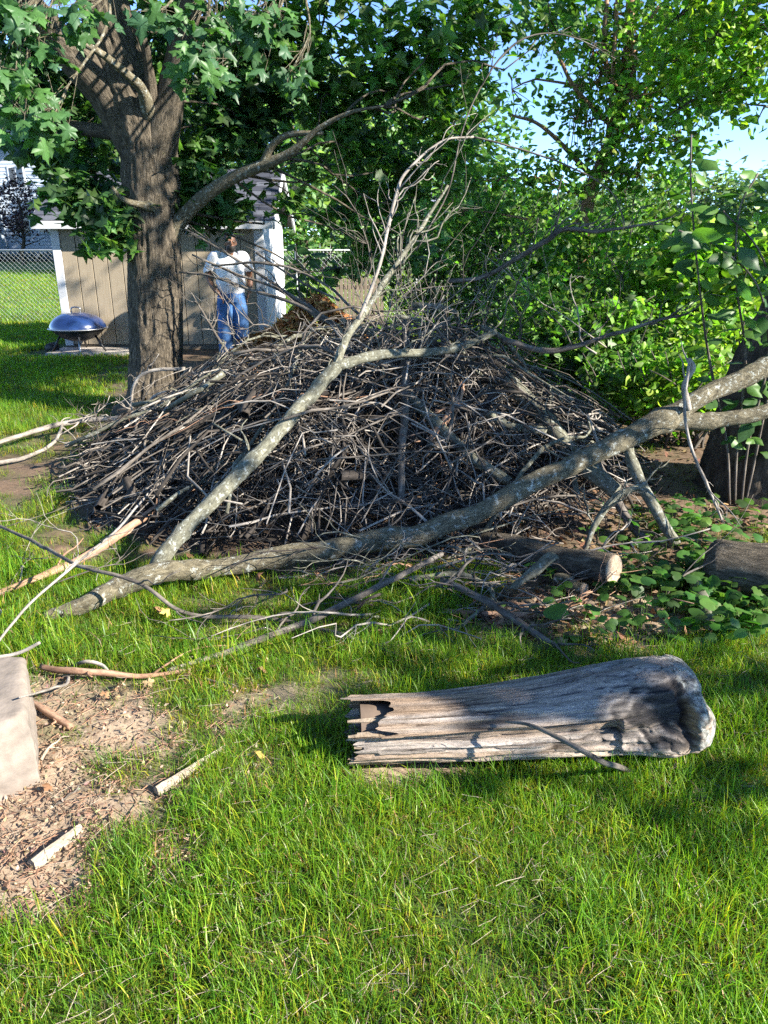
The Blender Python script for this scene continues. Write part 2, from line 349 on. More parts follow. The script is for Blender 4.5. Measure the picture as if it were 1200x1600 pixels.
# ------------------------------------------------------------------ shed
def make_shed():
    Y0, Y1, X0, X1, ZE = 12.55, 14.95, -5.25, -1.92, 2.08
    r = thing("garden_shed", "tan plank garden shed with white corner trim and dark shingle roof", "shed", loc=(0, 0, 0))
    tan = plain("tan_siding_paint", (.27, .22, .155), .8, .16, 7, bstr=.15, stretch=(6, 6, .4)); wht = plain("white_trim_paint", (.5, .5, .51), .6, .08, 5)
    dark = plain("groove_shadow_board", (.13, .105, .075), .9)
    Mix().box((X0+.03, Y0+.02, .03), (X1-.03, Y1-.02, ZE)).done("core", dark, r, False)
    n = 13; w = (X1-X0-.24)/n
    for i in range(n):
        x = X0+.12+i*w
        bevel_box("board", (x+.006, Y0-.004, .08), (x+w-.006, Y0+.03, ZE-.02), tan, r, .004)
    for i in range(9):
        y = Y0+.13+i*.242
        bevel_box("side_board", (X1-.03, y+.005, .08), (X1+.004, y+.237, ZE+.0), wht, r, .004)
        bevel_box("side_board", (X0-.004, y+.005, .08), (X0+.03, y+.237, ZE+.0), wht, r, .004)
    for x0, x1 in ((X0-.012, X0+.12), (X1-.135, X1+.012)):
        bevel_box("corner_trim", (x0, Y0-.022, .06), (x1, Y0+.1, ZE-.01), wht, r, .006)
    bevel_box("corner_trim", (X1-.1, Y1-.1, .06), (X1+.012, Y1+.012, ZE-.01), wht, r, .006)
    Mix().box((X0-.02, Y0-.03, -.03), (X1+.02, Y1+.02, .05)).done("floor_skid", dark, r, False)
    # gable triangles
    ym = (Y0+Y1)/2; ZR = 2.8
    for x0, x1 in ((X1-.03, X1+.002), (X0-.002, X0+.03)):
        V = [(x0,Y0,ZE),(x0,Y1,ZE),(x0,ym,ZR-.05),(x1,Y0,ZE),(x1,Y1,ZE),(x1,ym,ZR-.05)]
        build("gable", V, [np.array([(0,2,1),(3,4,5)]), np.array([(0,1,4,3),(1,2,5,4),(2,0,3,5)])], wht, r, smooth=False)
    # roof: deck, courses of shingles on the visible slope, rake boards, fascia
    OV, OX = .22, .2
    sl = (ZR-ZE)/(ym-Y0); ze = ZE-OV*sl
    rd = plain("roof_deck", (.09, .085, .085), .9)
    g = np.random.default_rng(3)
    for s in (-1, 1):
        ye = ym+s*(ym-Y0+OV)
        V = [(X0-OX,ye,ze),(X1+OX,ye,ze),(X1+OX,ym,ZR),(X0-OX,ym,ZR)]; V = V+[(x, y, z+.03) for x, y, z in V]
        build("roof_deck", V, [np.array([(0,1,2,3),(7,6,5,4),(0,4,5,1),(1,5,6,2),(2,6,7,3),(3,7,4,0)])], rd, r, smooth=False)
    sm = [plain("asphalt_shingle_%s" % k, c, .95, .3, 40) for k, c in (('slate', (.05, .054, .075)), ('dark', (.03, .033, .046)), ('grey', (.075, .08, .10)))]
    nc = 11; L = ym-Y0+OV
    for k in range(nc):
        t0, t1 = k/nc, (k+1.25)/nc
        x = X0-OX-.02
        while x < X1+OX:
            wd = .14+.2*g.random(); x1 = min(x+wd, X1+OX+.02); up = .042+.008*g.random()+.004*(k % 2)
            t1c = min(t1, 1.0)
            a = np.array([(x+.003, Y0-OV+L*t0, ze+L*sl*t0+up), (x1-.003, Y0-OV+L*t0, ze+L*sl*t0+up), (x1-.003, Y0-OV+L*t1c, ze+L*sl*t1c+.032), (x+.003, Y0-OV+L*t1c, ze+L*sl*t1c+.032)])
            V = np.concatenate([a, a-np.array([0, 0, .012])])
            build("shingle", V, [np.array([(0,1,2,3),(7,6,5,4),(0,4,5,1),(1,5,6,2),(3,2,6,7),(0,3,7,4)])], sm[g.integers(0, 3)], r, smooth=False)
            x = x1
    for x in (X1+OX, X0-OX-.03):
        for s in (-1, 1):
            ye = ym+s*L
            V = [(x,ye,ze-.1),(x+.03,ye,ze-.1),(x+.03,ym,ZR-.1),(x,ym,ZR-.1),(x,ye,ze+.03),(x+.03,ye,ze+.03),(x+.03,ym,ZR+.03),(x,ym,ZR+.03)]
            build("rake_board", V, [np.array([(0,3,2,1),(4,5,6,7),(0,1,5,4),(1,2,6,5),(2,3,7,6),(3,0,4,7)])], wht, r, smooth=False)
    bevel_box("fascia", (X0-OX, Y0-OV-.025, ze-.09), (X1+OX, Y0-OV-.002, ze+.025), wht, r, .004)
    return r
make_shed()

# ------------------------------------------------------------------ slab and fire bowl
sp = gp(145, 553); 
slab = bevel_box("concrete_slab", (sp[0]-.66, sp[1]-.22, -.05), (sp[0]+.62, 12.45, .045), plain("old_concrete", (.42, .37, .32), .9, .25, 9, bstr=.4), None, .015)
tag(slab, "flat weathered concrete slab on the grass against the shed", "slab")
def make_grill():
    c = at(126, 556, 11.95); cx, cyy = c[0], 12.0
    r = thing("fire_bowl", "round covered fire bowl with domed dark blue lid on splayed legs beside the shed", "fire pit", loc=(cx, cyy, 0))
    lidm = plain("dark_enamel", (.014, .035, .12), .2, .2, 4, spec=.7, coat=.6); blk = plain("black_steel", (.02, .02, .022), .5, .3, 12); met = plain("dull_steel_rim", (.35, .36, .38), .35, .2, 9, metallic=.8)
    a = np.linspace(0, 1, 14)
    lid = Mix().lathe([(.425*math.cos(t*math.pi/2)**.8 if t < 1 else 0.0005, .40+.24*math.sin(t*math.pi/2)**1.15) for t in a], 48).done("lid", lidm, r)
    hd = Mix().tube(resample([(-.07,0,.635),(-.065,0,.70),(0,0,.715),(.065,0,.70),(.07,0,.635)], 14), np.full(14, .011), 8).done("handle", met, lid)
    Mix().lathe([(.0005,.20),(.12,.205),(.25,.25),(.36,.34),(.40,.385),(.39,.395)], 48).done("bowl", blk, r)
    Mix().lathe([(.395,.385),(.44,.388),(.452,.398),(.44,.408),(.395,.405),(.395,.385)], 48).done("rim", met, r)
    for k, ang in enumerate((200, 290, 350, 100)):
        t = math.radians(ang); d = np.array([math.cos(t), math.sin(t), 0])
        lg = Mix().tube(np.array([d*.27+[0,0,.30], d*.36+[0,0,.15], d*.43+[0,0,.05]]), [.018, .017, .016], 8).done("leg", met if ang == 290 else blk, r)
    for dy in (-.06, .1):
        p = np.array([-.46, dy, .095])
        Mix().tube(np.array([p+[0, -.022, 0], p+[0, .022, 0]]), [.075, .075], 20).done("wheel", blk, r)
    Mix().tube(np.array([(-.46,-.07,.095),(-.46,.13,.095)]), [.01, .01], 6).done("axle", blk, r)
    return r
make_grill()

# ------------------------------------------------------------------ chain-link fence
def make_fence():
    Y = 17.0; X0, X1, H = -15.0, 4.5, 1.5
    r = thing("chain_link_fence", "galvanised chain-link fence running behind the shed across the lawn", "fence", loc=(0, Y, 0))
    gal = plain("galvanised_steel", (.36, .38, .37), .5, .2, 20, metallic=.6)
    for x in np.arange(X0, X1+.1, 2.6)+.1:
        Mix().tube(np.array([(x,0,-.1),(x,0,H+.06)]), [.03, .03], 10).done("post", gal, r)
    Mix().tube(np.array([(X0,0,H+.03),(X1,0,H+.03)]), [.02, .02], 8).done("top_rail", gal, r)
    step = .1; n = int((X1-X0)/step); P, R = [], []
    for s in (-1, 1):
        for i in range(-int(H/step)-2, n+int(H/step)+2):
            x0 = X0+i*step; x1 = x0+s*H*.95; a, b = np.array([x0, .004*s, .04]), np.array([x1, .004*s, H])
            lo, hi = (X0, X1)
            t0, t1 = sorted(((lo-x0)/(x1-x0), (hi-x0)/(x1-x0))); t0, t1 = max(0, t0), min(1, t1)
            if t1-t0 > .02: P.append([a+(b-a)*t0, a+(b-a)*t1]); R.append([.003, .003])
    V, F, tc = tubes(np.array(P), np.array(R), 3, caps=False)
    tag(build("wire_mesh", V, F, gal, r, tc=tc), kind='stuff')
make_fence()

# ------------------------------------------------------------------ far houses
def far_house():
    Y = 42.0
    r = thing("clapboard_house", "two-storey white clapboard house beyond the chain-link fence", "house", loc=(0, 0, 0))
    sid = plain("shaded_white_siding", (.36, .42, .5), .6, .06, 2); trim = plain("white_house_trim", (.5, .54, .6), .5, .05, 3)  # siding colour dimmed and blued: the wall's shade is put into the paint
    gl = plain("dark_window_glass", (.03, .04, .055), .08, .2, 2, spec=.8)
    z0 = .85; xr = at(100, 385, Y)[0]; xc = at(14, 385, Y)[0]; xl = xc-9
    mx = Mix(); n = 40
    for k in range(n):          # right wing, facing the lawn: lapped clapboards
        z = z0+k*.17
        V = [(xc,Y-.03,z),(xr,Y-.03,z),(xr,Y,z+.17),(xc,Y,z+.17),(xc,Y,z),(xr,Y,z)]
        mx.add(V, [np.array([(0,1,2,3),(4,5,1,0)])], np.array(V))
        V = [(xl,Y-2.03,z),(xc,Y-2.03,z),(xc,Y-2,z+.17),(xl,Y-2,z+.17),(xl,Y-2,z),(xc,Y-2,z)]
        mx.add(V, [np.array([(0,1,2,3),(4,5,1,0)])], np.array(V))
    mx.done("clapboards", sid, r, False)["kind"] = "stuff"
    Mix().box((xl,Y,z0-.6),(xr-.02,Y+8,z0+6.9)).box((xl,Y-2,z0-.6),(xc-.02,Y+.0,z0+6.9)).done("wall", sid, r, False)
    Mix().box((xc-.14,Y-2.07,z0),(xc+.02,Y-1.9,z0+6.9)).done("corner_trim", trim, r, False)
    Mix().box((xr-.14,Y-.07,z0),(xr+.02,Y+.1,z0+6.9)).done("corner_trim", trim, r, False)
    def win(px0, px1, py0, py1):
        a, b = at(px0, py1, Y-.08), at(px1, py0, Y-.08)
        w = Mix().box((a[0]-.1,Y-.07,a[2]-.1),(b[0]+.1,Y-.03,b[2]+.1)).done("window", trim, r, False)
        m = (a[0]+b[0])/2
        for x0, x1 in ((a[0], m-.04), (m+.04, b[0])):
            Mix().box((x0,Y-.09,a[2]),(x1,Y-.072,b[2])).done("pane", gl, w, False)
    win(27, 42, 330, 362); win(18, 34, 262, 292); win(62, 78, 330, 362)
    # roof
    V = [(xl-.4,Y-2.6,z0+6.8),(xr+.5,Y-2.6,z0+6.8),(xr+.5,Y+4,z0+9.6),(xl-.4,Y+4,z0+9.6),(xl-.4,Y+9,z0+6.8),(xr+.5,Y+9,z0+6.8)]
    build("roof", V, [np.array([(0,1,2,3),(3,2,5,4)]), np.array([(1,5,2),(0,3,4)])], plain("grey_roofing", (.12, .12, .14), .9), r, smooth=False)
    a = at(125, 362/1, Y)
far_house()
def second_house():
    r = thing("blue_roof_house", "pale house with blue-grey roof glimpsed through leaves beyond the lawn", "house")
    Y = 48.0; a, b = at(505, 392, Y), at(790, 345, Y)
    sid = plain("pale_siding", (.6, .62, .66), .7, .08, 2); gl = plain("house_window_glass", (.05, .06, .08), .1)
    Mix().box((a[0],Y,.5),(b[0],Y+7,b[2]+.3)).done("wall", sid, r, False)
    z = b[2]+.3; V = [(a[0]-.4,Y-.6,z),(b[0]+.4,Y-.6,z),(b[0]+.4,Y+3.5,z+1.6),(a[0]-.4,Y+3.5,z+1.6),(a[0]-.4,Y+7.6,z),(b[0]+.4,Y+7.6,z)]
    build("roof", V, [np.array([(0,1,2,3),(3,2,5,4)]), np.array([(1,5,2),(0,3,4)])], plain("blue_grey_roofing", (.18, .19, .27), .9), r, smooth=False)
    for px in (560, 640, 720):
        c = at(px, 368, Y); w = Mix().box((c[0]-.5,Y-.04,c[2]-.6),(c[0]+.5,Y-.002,c[2]+.6)).done("window", sid, r, False)
        Mix().box((c[0]-.42,Y-.06,c[2]-.52),(c[0]+.42,Y-.042,c[2]+.52)).done("pane", gl, w, False)
second_house()
def timber(name, label, cat, Y, px0, px1, py0, py1, mat, n, vertical=True):
    a, b = at(px0, py1, Y), at(px1, py0, Y); z0 = float(terrain((a[0]+b[0])/2, Y))-.05
    r = thing(name, label, cat, loc=(0, 0, 0)); w = (b[0]-a[0])/n
    for i in range(n):
        bevel_box("plank", (a[0]+i*w+.008, Y, z0), (a[0]+(i+1)*w-.008, Y+.025, b[2]-.02*((i*7) % 3)), mat, r, .004)
    for k in (.25, .8): Mix().box((a[0],Y+.026,z0+(b[2]-z0)*k-.04),(b[0],Y+.07,z0+(b[2]-z0)*k+.04)).done("rail", mat, r, False)
    return r
timber("plank_fence", "weathered tan plank fence section behind the brush pile beside the lawn", "fence", 16.2, 525, 600, 432, 500, plain("weathered_tan_planks", (.2, .155, .115), .9, .3, 9, stretch=(5, 5, .5)), 12)
timber("board_fence", "dark reddish brown board fence far behind the lawn, under the pine", "fence", 34.0, 462, 560, 366, 398, plain("red_brown_boards", (.10, .05, .045), .9, .25, 9, stretch=(5, 5, .5)), 18)
Yt = 39.5
tw = thing("retaining_timber", "low dark retaining timber edging in front of the clapboard house", "edging")
for i in range(7):
    x0 = at(-150, 410, Yt)[0]+i*2.2
    bevel_box("sleeper", (x0+.01, Yt, .2), (x0+2.19, Yt+.25, .62+.03*(i % 2)), plain("dark_sleeper", (.05, .042, .032), .95), tw, .03)

# ------------------------------------------------------------------ trees of the background
def bg_tree(name, label, group, px, Y, ztop, rad, leafc, n, size, zlow=None, g=None, kind='quad', mat=None, bark='darkbark', x=None):
    b = at(px, 500, Y) if x is None else (x, Y, 0); z0 = float(terrain(b[0], Y)); zlow = .9 if zlow is None else zlow
    r = thing(name, label, "tree", group, loc=(b[0], Y, z0))
    h = ztop-z0
    P = wander((0, 0, -.1), (.1, 0, h*.8), 10, .25, g); mx = Mix().tube(P, np.linspace(.035*h*.8, .05, 10), 9, rough=.1)
    for k in range(9):
        s = P[3+k % 6]; e = s+np.array([g.normal()*rad*.5, g.normal()*rad*.5, rad*.35]); mx.tube(wander(s, e, 6, .3, g), np.linspace(.03, .008, 6)*h*.3, 5)
    mx.done("trunk", M[bark], r)
    per = 14; pos, _ = clumps((0, 0, (h+zlow)/2), (rad, rad, (h-zlow)/2), n//per, per, g, .3, .25)
    V, F, _, c = leaves(pos, size, kind, g, leafc)
    build("crown", V, F, mat or M['leaf2'], r, col=c)
    return r
gB = np.random.default_rng(21)
DK = [(.035, .075, .02), (.05, .10, .025)]; MD = [(.06, .13, .03), (.08, .16, .035)]; PN = [(.20, .30, .13), (.25, .36, .16), (.16, .26, .10)]
G1 = "trees beyond the lawn"
bg_tree("pine_tree", "pale feathery pine standing beyond the lawn behind the shed", G1, 470, 30, 8.5, 3.0, PN, 9000, .30, .5, gB)
bg_tree("pine_tree", "pale green conifer beyond the lawn beside the blue-roofed house", G1, 575, 33, 8.0, 2.6, PN, 6000, .30, .5, gB)
for px, Y, zt, rd, w_ in ((215, 34, 9, 3.0, "next to the clapboard house"), (270, 36, 10, 4.2, "behind the middle of the shed roof"), (380, 38, 10, 4, "between the shed roof and the pale pine"), (680, 40, 9.5, 4, "in front of the blue-roofed house"), (800, 46, 4.6, 2.6, "where the row gives way to open sky")):
    bg_tree("leafy_tree", "dark leafy tree beyond the lawn, "+w_, G1, px, Y, zt, rd, [(.09, .18, .04), (.13, .24, .06), (.06, .13, .03)], 5000, .42, .6, gB)
for px, Y, zt, rd in ((930, 50, 5.5, 3.6), (1050, 55, 6.5, 4.2), (1190, 50, 6.0, 4), (1330, 48, 6.5, 4.2)):
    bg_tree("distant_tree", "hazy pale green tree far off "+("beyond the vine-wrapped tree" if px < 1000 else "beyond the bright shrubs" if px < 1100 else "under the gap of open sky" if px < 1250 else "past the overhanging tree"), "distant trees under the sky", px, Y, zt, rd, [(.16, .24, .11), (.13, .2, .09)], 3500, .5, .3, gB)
bg_tree("plum_tree", "small purple-leaved tree with forked trunk in front of the clapboard house", None, 52, 38, 4.6, 1.5, [(.05, .025, .045), (.07, .035, .06), (.035, .02, .03)], 2400, .17, 1.3, gB)
# dark hedge by the house
hd = thing("hedge", "low dark clipped hedge along the foot of the clapboard house", "hedge", loc=(0, 40.6, .7))
pos = np.column_stack([gB.uniform(at(-150, 390, 40.6)[0], at(120, 390, 40.6)[0], 5000), gB.uniform(-.4, .4, 5000), gB.uniform(0, .62, 5000)])
V, F, _, c = leaves(pos, .12, 'quad', gB, [(.02, .05, .02), (.03, .06, .025)]); build("foliage", V, F, M['leaf2'], hd, col=c)
Mix().tube(wander((-20.5,0,-.1),(-20.5,0,.4),5,.1,gB), np.full(5,.04), 5).done("stem", M['darkbark'], hd)

# ------------------------------------------------------------------ maple tree
gM = np.random.default_rng(5)
def maple_tree():
    base = gp(246, 655); bx, by = base[0], 7.3
    r = thing("maple_tree", "big maple tree with furrowed grey trunk beside the shed, forking into thick limbs", "tree", loc=(0, 0, 0))
    def pth(pts):
        P = np.array([at(px, py, Y) for px, py, Y, w in pts]); R = np.array([w*.5*mpp(p) for p, (_, _, _, w) in zip(P, pts)]); return P, R
    def limb(pts, n=30, sides=20, rough=.06, nm="limb", mat='maple'):
        P, R = pth(pts); Q, RR = resample(P, n, R)
        V, F, tc = tubes(Q, RR, sides, seed=len(pts)*2, rough=rough); return build(nm, V, F, M[mat], r, tc=tc), Q
    # trunk with root flare and furrows
    pts = [(246,668,7.3,118),(246,640,7.3,92),(245,600,7.3,82),(244,520,7.3,79),(242,430,7.3,83),(238,340,7.3,88),(235,280,7.3,92),(230,225,7.3,88),(205,150,7.25,84),(180,80,7.2,78),(165,0,7.15,74),(158,-120,7.1,66),(165,-300,7.1,52),(185,-480,7.2,38)]
    P, R = pth(pts); R = R*.93; n, sd = 240, 112; Q, RR = resample(P, n, R); Q[:, 2] = np.maximum(Q[:, 2], -.08)
    V, F, tc = tubes(Q, RR, sd, rough=0)
    t3 = tc.copy(); ctr = np.repeat(Q, sd, 0)
    wv = t3*np.array([1, 1, .26]); wv[:, :2] += .02*fbm(t3, 7, 2, 2)[:, None]
    ridge = 1-np.abs(fbm(wv, 26, 9, 2))*3.2; dsp = .012*np.clip(ridge, -1, 1)+.03*fbm(t3*np.array([1, 1, .5]), 3.5, 4, 2)
    V = V+nrm(V-ctr)*dsp[:, None]
    a = np.tile(np.arange(sd)*2*np.pi/sd, n); low = np.clip((.55-ctr[:, 2])/.55, 0, 1)**2
    V = V+nrm(V-ctr)*(low*(.07+.10*np.sin(a*5+1)**3))[:, None]
    build("trunk", V, F, M['maple'], r, tc=tc)
    limbs = []
    limbs.append(limb([(222,300,7.3,50),(244,240,7.25,56),(258,185,7.2,52),(268,140,7.15,42),(285,60,7.0,36),(310,-40,6.8,32),(330,-200,6.6,24)], 50, 28, .1)[1])
    limbs.append(limb([(215,230,7.3,60),(170,150,7.2,62),(125,100,7.05,56),(85,55,6.9,48),(40,0,6.7,42),(-30,-90,6.5,32)], 50, 28, .1)[1])
    limbs.append(limb([(262,372,7.3,32),(285,340,7.25,23),(325,302,7.1,20),(370,275,7.0,19),(412,258,6.9,18),(455,238,6.8,13),(500,200,6.7,9),(550,175,6.6,6),(600,166,6.5,3)], 60, 18, .14, "low_limb", 'limb')[1])
    limb([(410,258,6.9,14),(428,225,6.85,12),(455,210,6.8,10),(505,208,6.7,6)], 20, 8, .1, "side_branch", 'limb')
    limb([(244,324,7.2,30),(226,321,7.0,12),(200,315,6.9,9),(185,305,6.85,8),(175,292,6.8,5)], 18, 8, .12, "dead_stub", 'limb')
    limb([(240,210,7.25,34),(224,145,6.98,17),(200,118,6.8,14),(160,85,6.6,11),(125,65,6.5,9)], 24, 10, .1, "branch", 'limb')
    limb([(242,200,7.2,26),(233,112,7.0,15),(222,60,6.85,14),(190,10,6.7,12)], 24, 10, .1, "branch", 'maple')
    limbs.append(limb([(210,205,7.4,40),(160,205,7.6,22),(100,198,7.8,19),(40,200,8,14)], 26, 10, .1, "branch", 'maple')[1])
    LP = np.concatenate(limbs+[Q[120:]])
    # foliage clumps: (px, py, Y, rx, ry, leaves, palette)
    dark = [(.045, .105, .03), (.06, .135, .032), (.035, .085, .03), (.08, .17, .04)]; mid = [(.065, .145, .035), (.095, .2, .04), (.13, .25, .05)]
    B = [(135,285,7.6,50,35,300,0),(165,335,7.2,36,38,240,0),(175,372,7.1,25,16,80,1),(115,225,8,60,45,280,0),(20,205,8,40,18,60,0),(60,150,8,70,90,420,0),(150,120,8.4,60,80,300,0),
         (325,305,7.6,45,40,300,0),(350,326,7.9,40,16,150,1),(300,240,8.2,50,70,360,0),(360,190,8.4,70,80,500,0),(300,60,8.5,70,80,360,0),(420,90,8.3,80,90,600,0),(400,180,8.5,60,40,240,0),
         (500,60,8.2,80,90,600,0),(520,150,8.4,70,60,420,0),(480,250,8.0,40,22,90,0),(450,300,7.6,18,22,40,0),(560,230,8.6,60,60,420,0),(620,120,8.2,80,100,700,0),(600,280,9.0,60,60,420,0),(558,325,9.2,35,40,190,0),(570,385,9.4,45,30,220,0),(515,345,9.3,22,18,40,0),(545,415,9.5,35,20,110,0),
         (680,60,8.0,80,90,700,0),(700,200,8.6,60,80,480,0),(660,300,9.2,60,70,420,0),(760,40,8.4,60,55,330,0),(730,130,8.6,40,50,170,0),(640,390,9.6,60,40,260,0),(860,30,8.6,60,40,200,1),(250,20,8.4,90,60,300,0),(20,60,8.2,60,90,300,0)]
    allV = Mix(); tw = Mix()
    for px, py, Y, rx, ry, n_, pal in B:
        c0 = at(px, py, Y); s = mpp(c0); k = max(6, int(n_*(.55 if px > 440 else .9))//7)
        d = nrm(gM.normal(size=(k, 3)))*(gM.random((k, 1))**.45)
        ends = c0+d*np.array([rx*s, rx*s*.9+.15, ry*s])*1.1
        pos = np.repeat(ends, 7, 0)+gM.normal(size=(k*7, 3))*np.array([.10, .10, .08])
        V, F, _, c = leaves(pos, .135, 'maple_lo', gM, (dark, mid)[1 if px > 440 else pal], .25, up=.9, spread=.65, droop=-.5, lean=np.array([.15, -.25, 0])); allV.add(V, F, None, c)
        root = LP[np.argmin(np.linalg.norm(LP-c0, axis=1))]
        if np.linalg.norm(root-c0) < 4:
            tw.tube(wander(root, c0, 8, .5, gM), np.linspace(.012, .005, 8), 6)
            for e in ends[::4]: tw.tube(wander(c0, e, 5, .3, gM), np.linspace(.008, .003, 5), 4)
    # the high crown above the picture
    hi, hc = clumps((bx-.2, by+.2, 6.3), (4.3, 4.0, 2.9), 430, 12, gM, .16, .15)
    hi = hi[proj(hi)[1] < -12] if True else hi
    V, F, _, c = leaves(hi, .2, 'maple_lo', gM, mid, .2, up=.9, spread=.6); allV.add(V, F, None, c)
    for e in hc[::9]:
        root = LP[np.argmin(np.linalg.norm(LP-e, axis=1))]; tw.tube(wander(root, e, 8, .4, gM), np.linspace(.04, .01, 8), 6)
    tag(allV.done("crown", M['leaf'], r, False, True), kind='stuff')
    tw.done("twigs", M['maple'], r)["kind"] = "stuff"
    # the sprays that droop towards the viewer: every leaf its own piece
    S, F = SHAPES['maple']; meshes = []
    for j in range(14):
        Vv = S.copy(); Vv[:, :2] *= gM.uniform(.82, 1.15, 2); Vv[:, 2] = Vv[:, 2]*(.4+2.2*gM.random())-gM.uniform(0, .5)*np.maximum(S[:, 1]-.25, 0)**2-gM.uniform(-.3, .6)*S[:, 0]**2+.06*vnoise(np.column_stack([S[:, :2]*3, S[:, 2]*0+j]), 1, 3)
        cc = tuple(np.array([(.045,.105,.045),(.06,.14,.045),(.085,.19,.05),(.05,.12,.055)][j % 4])*gM.uniform(.8, 1.25)); o = build("leaf", Vv, [F], M['leaf'], None, col=np.tile(cc, (len(Vv), 1)), smooth=True)
        meshes.append(o.data); bpy.data.objects.remove(o)
    sprays = [(40,180,4.7,62,48,34,1),(25,110,4.8,50,40,14,1),(60,60,4.9,70,50,26,0),(20,20,4.7,50,40,14,0),(130,20,5.0,60,30,18,0),(75,200,4.8,40,35,14,1),(320,60,4.9,60,55,34,0),(290,110,5.0,30,35,10,1),(345,120,4.9,30,25,12,0),(400,50,5.1,60,60,26,0),(455,110,5.2,30,40,18,0),(430,20,5.1,50,30,12,0),(250,15,5.0,60,30,12,0),(360,10,5.0,60,25,12,0)]
    ntot = 0
    for px, py, Y, rx, ry, n_, light in sprays:
        c0 = at(px, py, Y); s = mpp(c0); up = at(px-10, -60, Y+.5)
        Pm = wander(up+np.array([0, 1.2, .5]), c0, 9, .3, gM)
        t_ = Mix().tube(Pm, np.linspace(.014, .004, 9), 6)
        X, T, Nn = leaf_frames(n_, gM, up=.55, spread=.45, droop=-.75, lean=np.array([.25, -.55, 0]))
        for i in range(n_):
            d = nrm(gM.normal(size=3))*gM.random()**.5; p = c0+d*np.array([rx*s, .25, ry*s])
            o = bpy.data.objects.new("leaf", meshes[(gM.integers(0, 14)) if not light else int(gM.choice([2, 6, 10, 1, 5]))]); COL.objects.link(o); o.parent = r
            sz = .108*(.65+.65*gM.random())
            o.matrix_local = Matrix(np.vstack([np.column_stack([X[i]*sz, T[i]*sz, Nn[i]*sz, p]), [0, 0, 0, 1]]).tolist()); ntot += 1
            q = Pm[gM.integers(5, 9)]; t_.tube(wander(q, p, 4, .2, gM), [.0025, .002, .0016, .0014], 4, caps=False)
        t_.done("spray_stem", M['limb'], r)
    return r
maple_tree()

# ------------------------------------------------------------------ right-hand trees and shrubs
gR = np.random.default_rng(11)
LG = [(.12, .24, .035), (.16, .30, .045), (.08, .17, .03), (.19, .33, .08)]
YG = [(.21, .35, .035), (.26, .40, .06), (.13, .26, .03)]
def poly_tree(name, label, cat, trunk, blobs, leafsize, kind, bark, branches=(), mat='leaf2', sides=18, lv='stuff', group=None, per=8, cs=.13):
    P = np.array([at(px, py, Y) for px, py, Y, w in trunk]); Rr = np.array([w*.5*mpp(p) for p, (_, _, _, w) in zip(P, trunk)])
    r = thing(name, label, cat, group)
    Q, R = resample(P, 60, Rr); V, F, tc = tubes(Q, R, sides, rough=.22); build("trunk", V, F, M[bark], r, tc=tc)
    mx, tw = Mix(), Mix()
    for px, py, Y, rx, ry, n_, pal in blobs:
        c0 = at(px, py, Y); s = mpp(c0); k = max(4, n_//per); d = nrm(gR.normal(size=(k, 3)))*(gR.random((k, 1))**.4)
        ends = c0+d*np.array([rx*s, max(.5, rx*s*.8), ry*s]); pos = np.repeat(ends, per, 0)+gR.normal(size=(k*per, 3))*cs
        V, F, _, c = leaves(pos, leafsize, kind, gR, pal, .25, up=.7, spread=.8); mx.add(V, F, None, c)
        root = Q[np.argmin(np.linalg.norm(Q-c0, axis=1))]; tw.tube(wander(root, c0, 9, .6, gR), np.linspace(.03, .008, 9), 5)
        for e in ends[::3]: tw.tube(wander(c0, e, 5, .5, gR), np.linspace(.009, .003, 5), 4)
    if mx.n: tag(mx.done("crown", M[mat], r, False, True), kind='stuff')
    for pts in branches:
        P2 = np.array([at(a, b, Y) for a, b, Y, w in pts]); R2 = np.array([w*.5*mpp(p) for p, (_, _, _, w) in zip(P2, pts)])
        q, rr = resample(P2, 16, R2); V, F, tc = tubes(q, rr, 8, rough=.15); build("branch", V, F, M[bark], r, tc=tc)
    if tw.n: tw.done("twigs", M[bark], r)["kind"] = "stuff"
    return r
# the vine-wrapped tree against the sky
poly_tree("vine_wrapped_tree", "slender tree wrapped in brown vines, standing among the green shrubs against the sky", "tree",
    [(905,610,11,18.6),(910,450,11,19.8),(918,320,11,21.1),(940,255,11,22.3),(962,205,11,22.3),(972,150,11,19.8),(980,80,11,16.1),(985,0,11,13.6),(990,-150,11,9.9)],
    [(860,50,11.2,50,40,240,LG),(800,140,11.5,40,50,90,LG),(900,185,11,45,30,150,LG),(940,110,11,70,70,520,LG),(1020,90,11,60,80,520,YG),(1090,110,10.5,60,70,520,YG),(1060,220,10.5,60,60,420,LG),(860,275,10.5,60,25,240,LG),(770,285,11,55,35,230,LG),(990,270,10.5,50,50,330,LG),(1090,30,10,70,50,420,YG),(1145,130,10,40,40,160,YG),(960,20,11,70,40,260,LG),(720,330,11,60,50,420,LG),(930,240,10.6,45,45,180,LG),(985,150,10.4,60,70,300,YG)],
    .11, 'oval', 'stick_red', [[(972,160,11,10),(945,90,10.9,8),(948,0,10.8,8)],[(975,150,11,9),(1000,60,10.9,7),(1030,10,10.8,6)],[(962,210,11,12),(1000,180,10.9,8),(1015,90,10.8,5)],[(945,250,11,9),(955,160,10.8,8),(965,-10,10.8,6)],[(960,200,11,10),(900,140,10.8,7),(870,80,10.7,5)],[(930,280,11,10),(850,200,10.9,6),(800,180,10.8,4)],[(968,190,11,10),(990,120,10.8,8),(985,20,10.7,7)]])
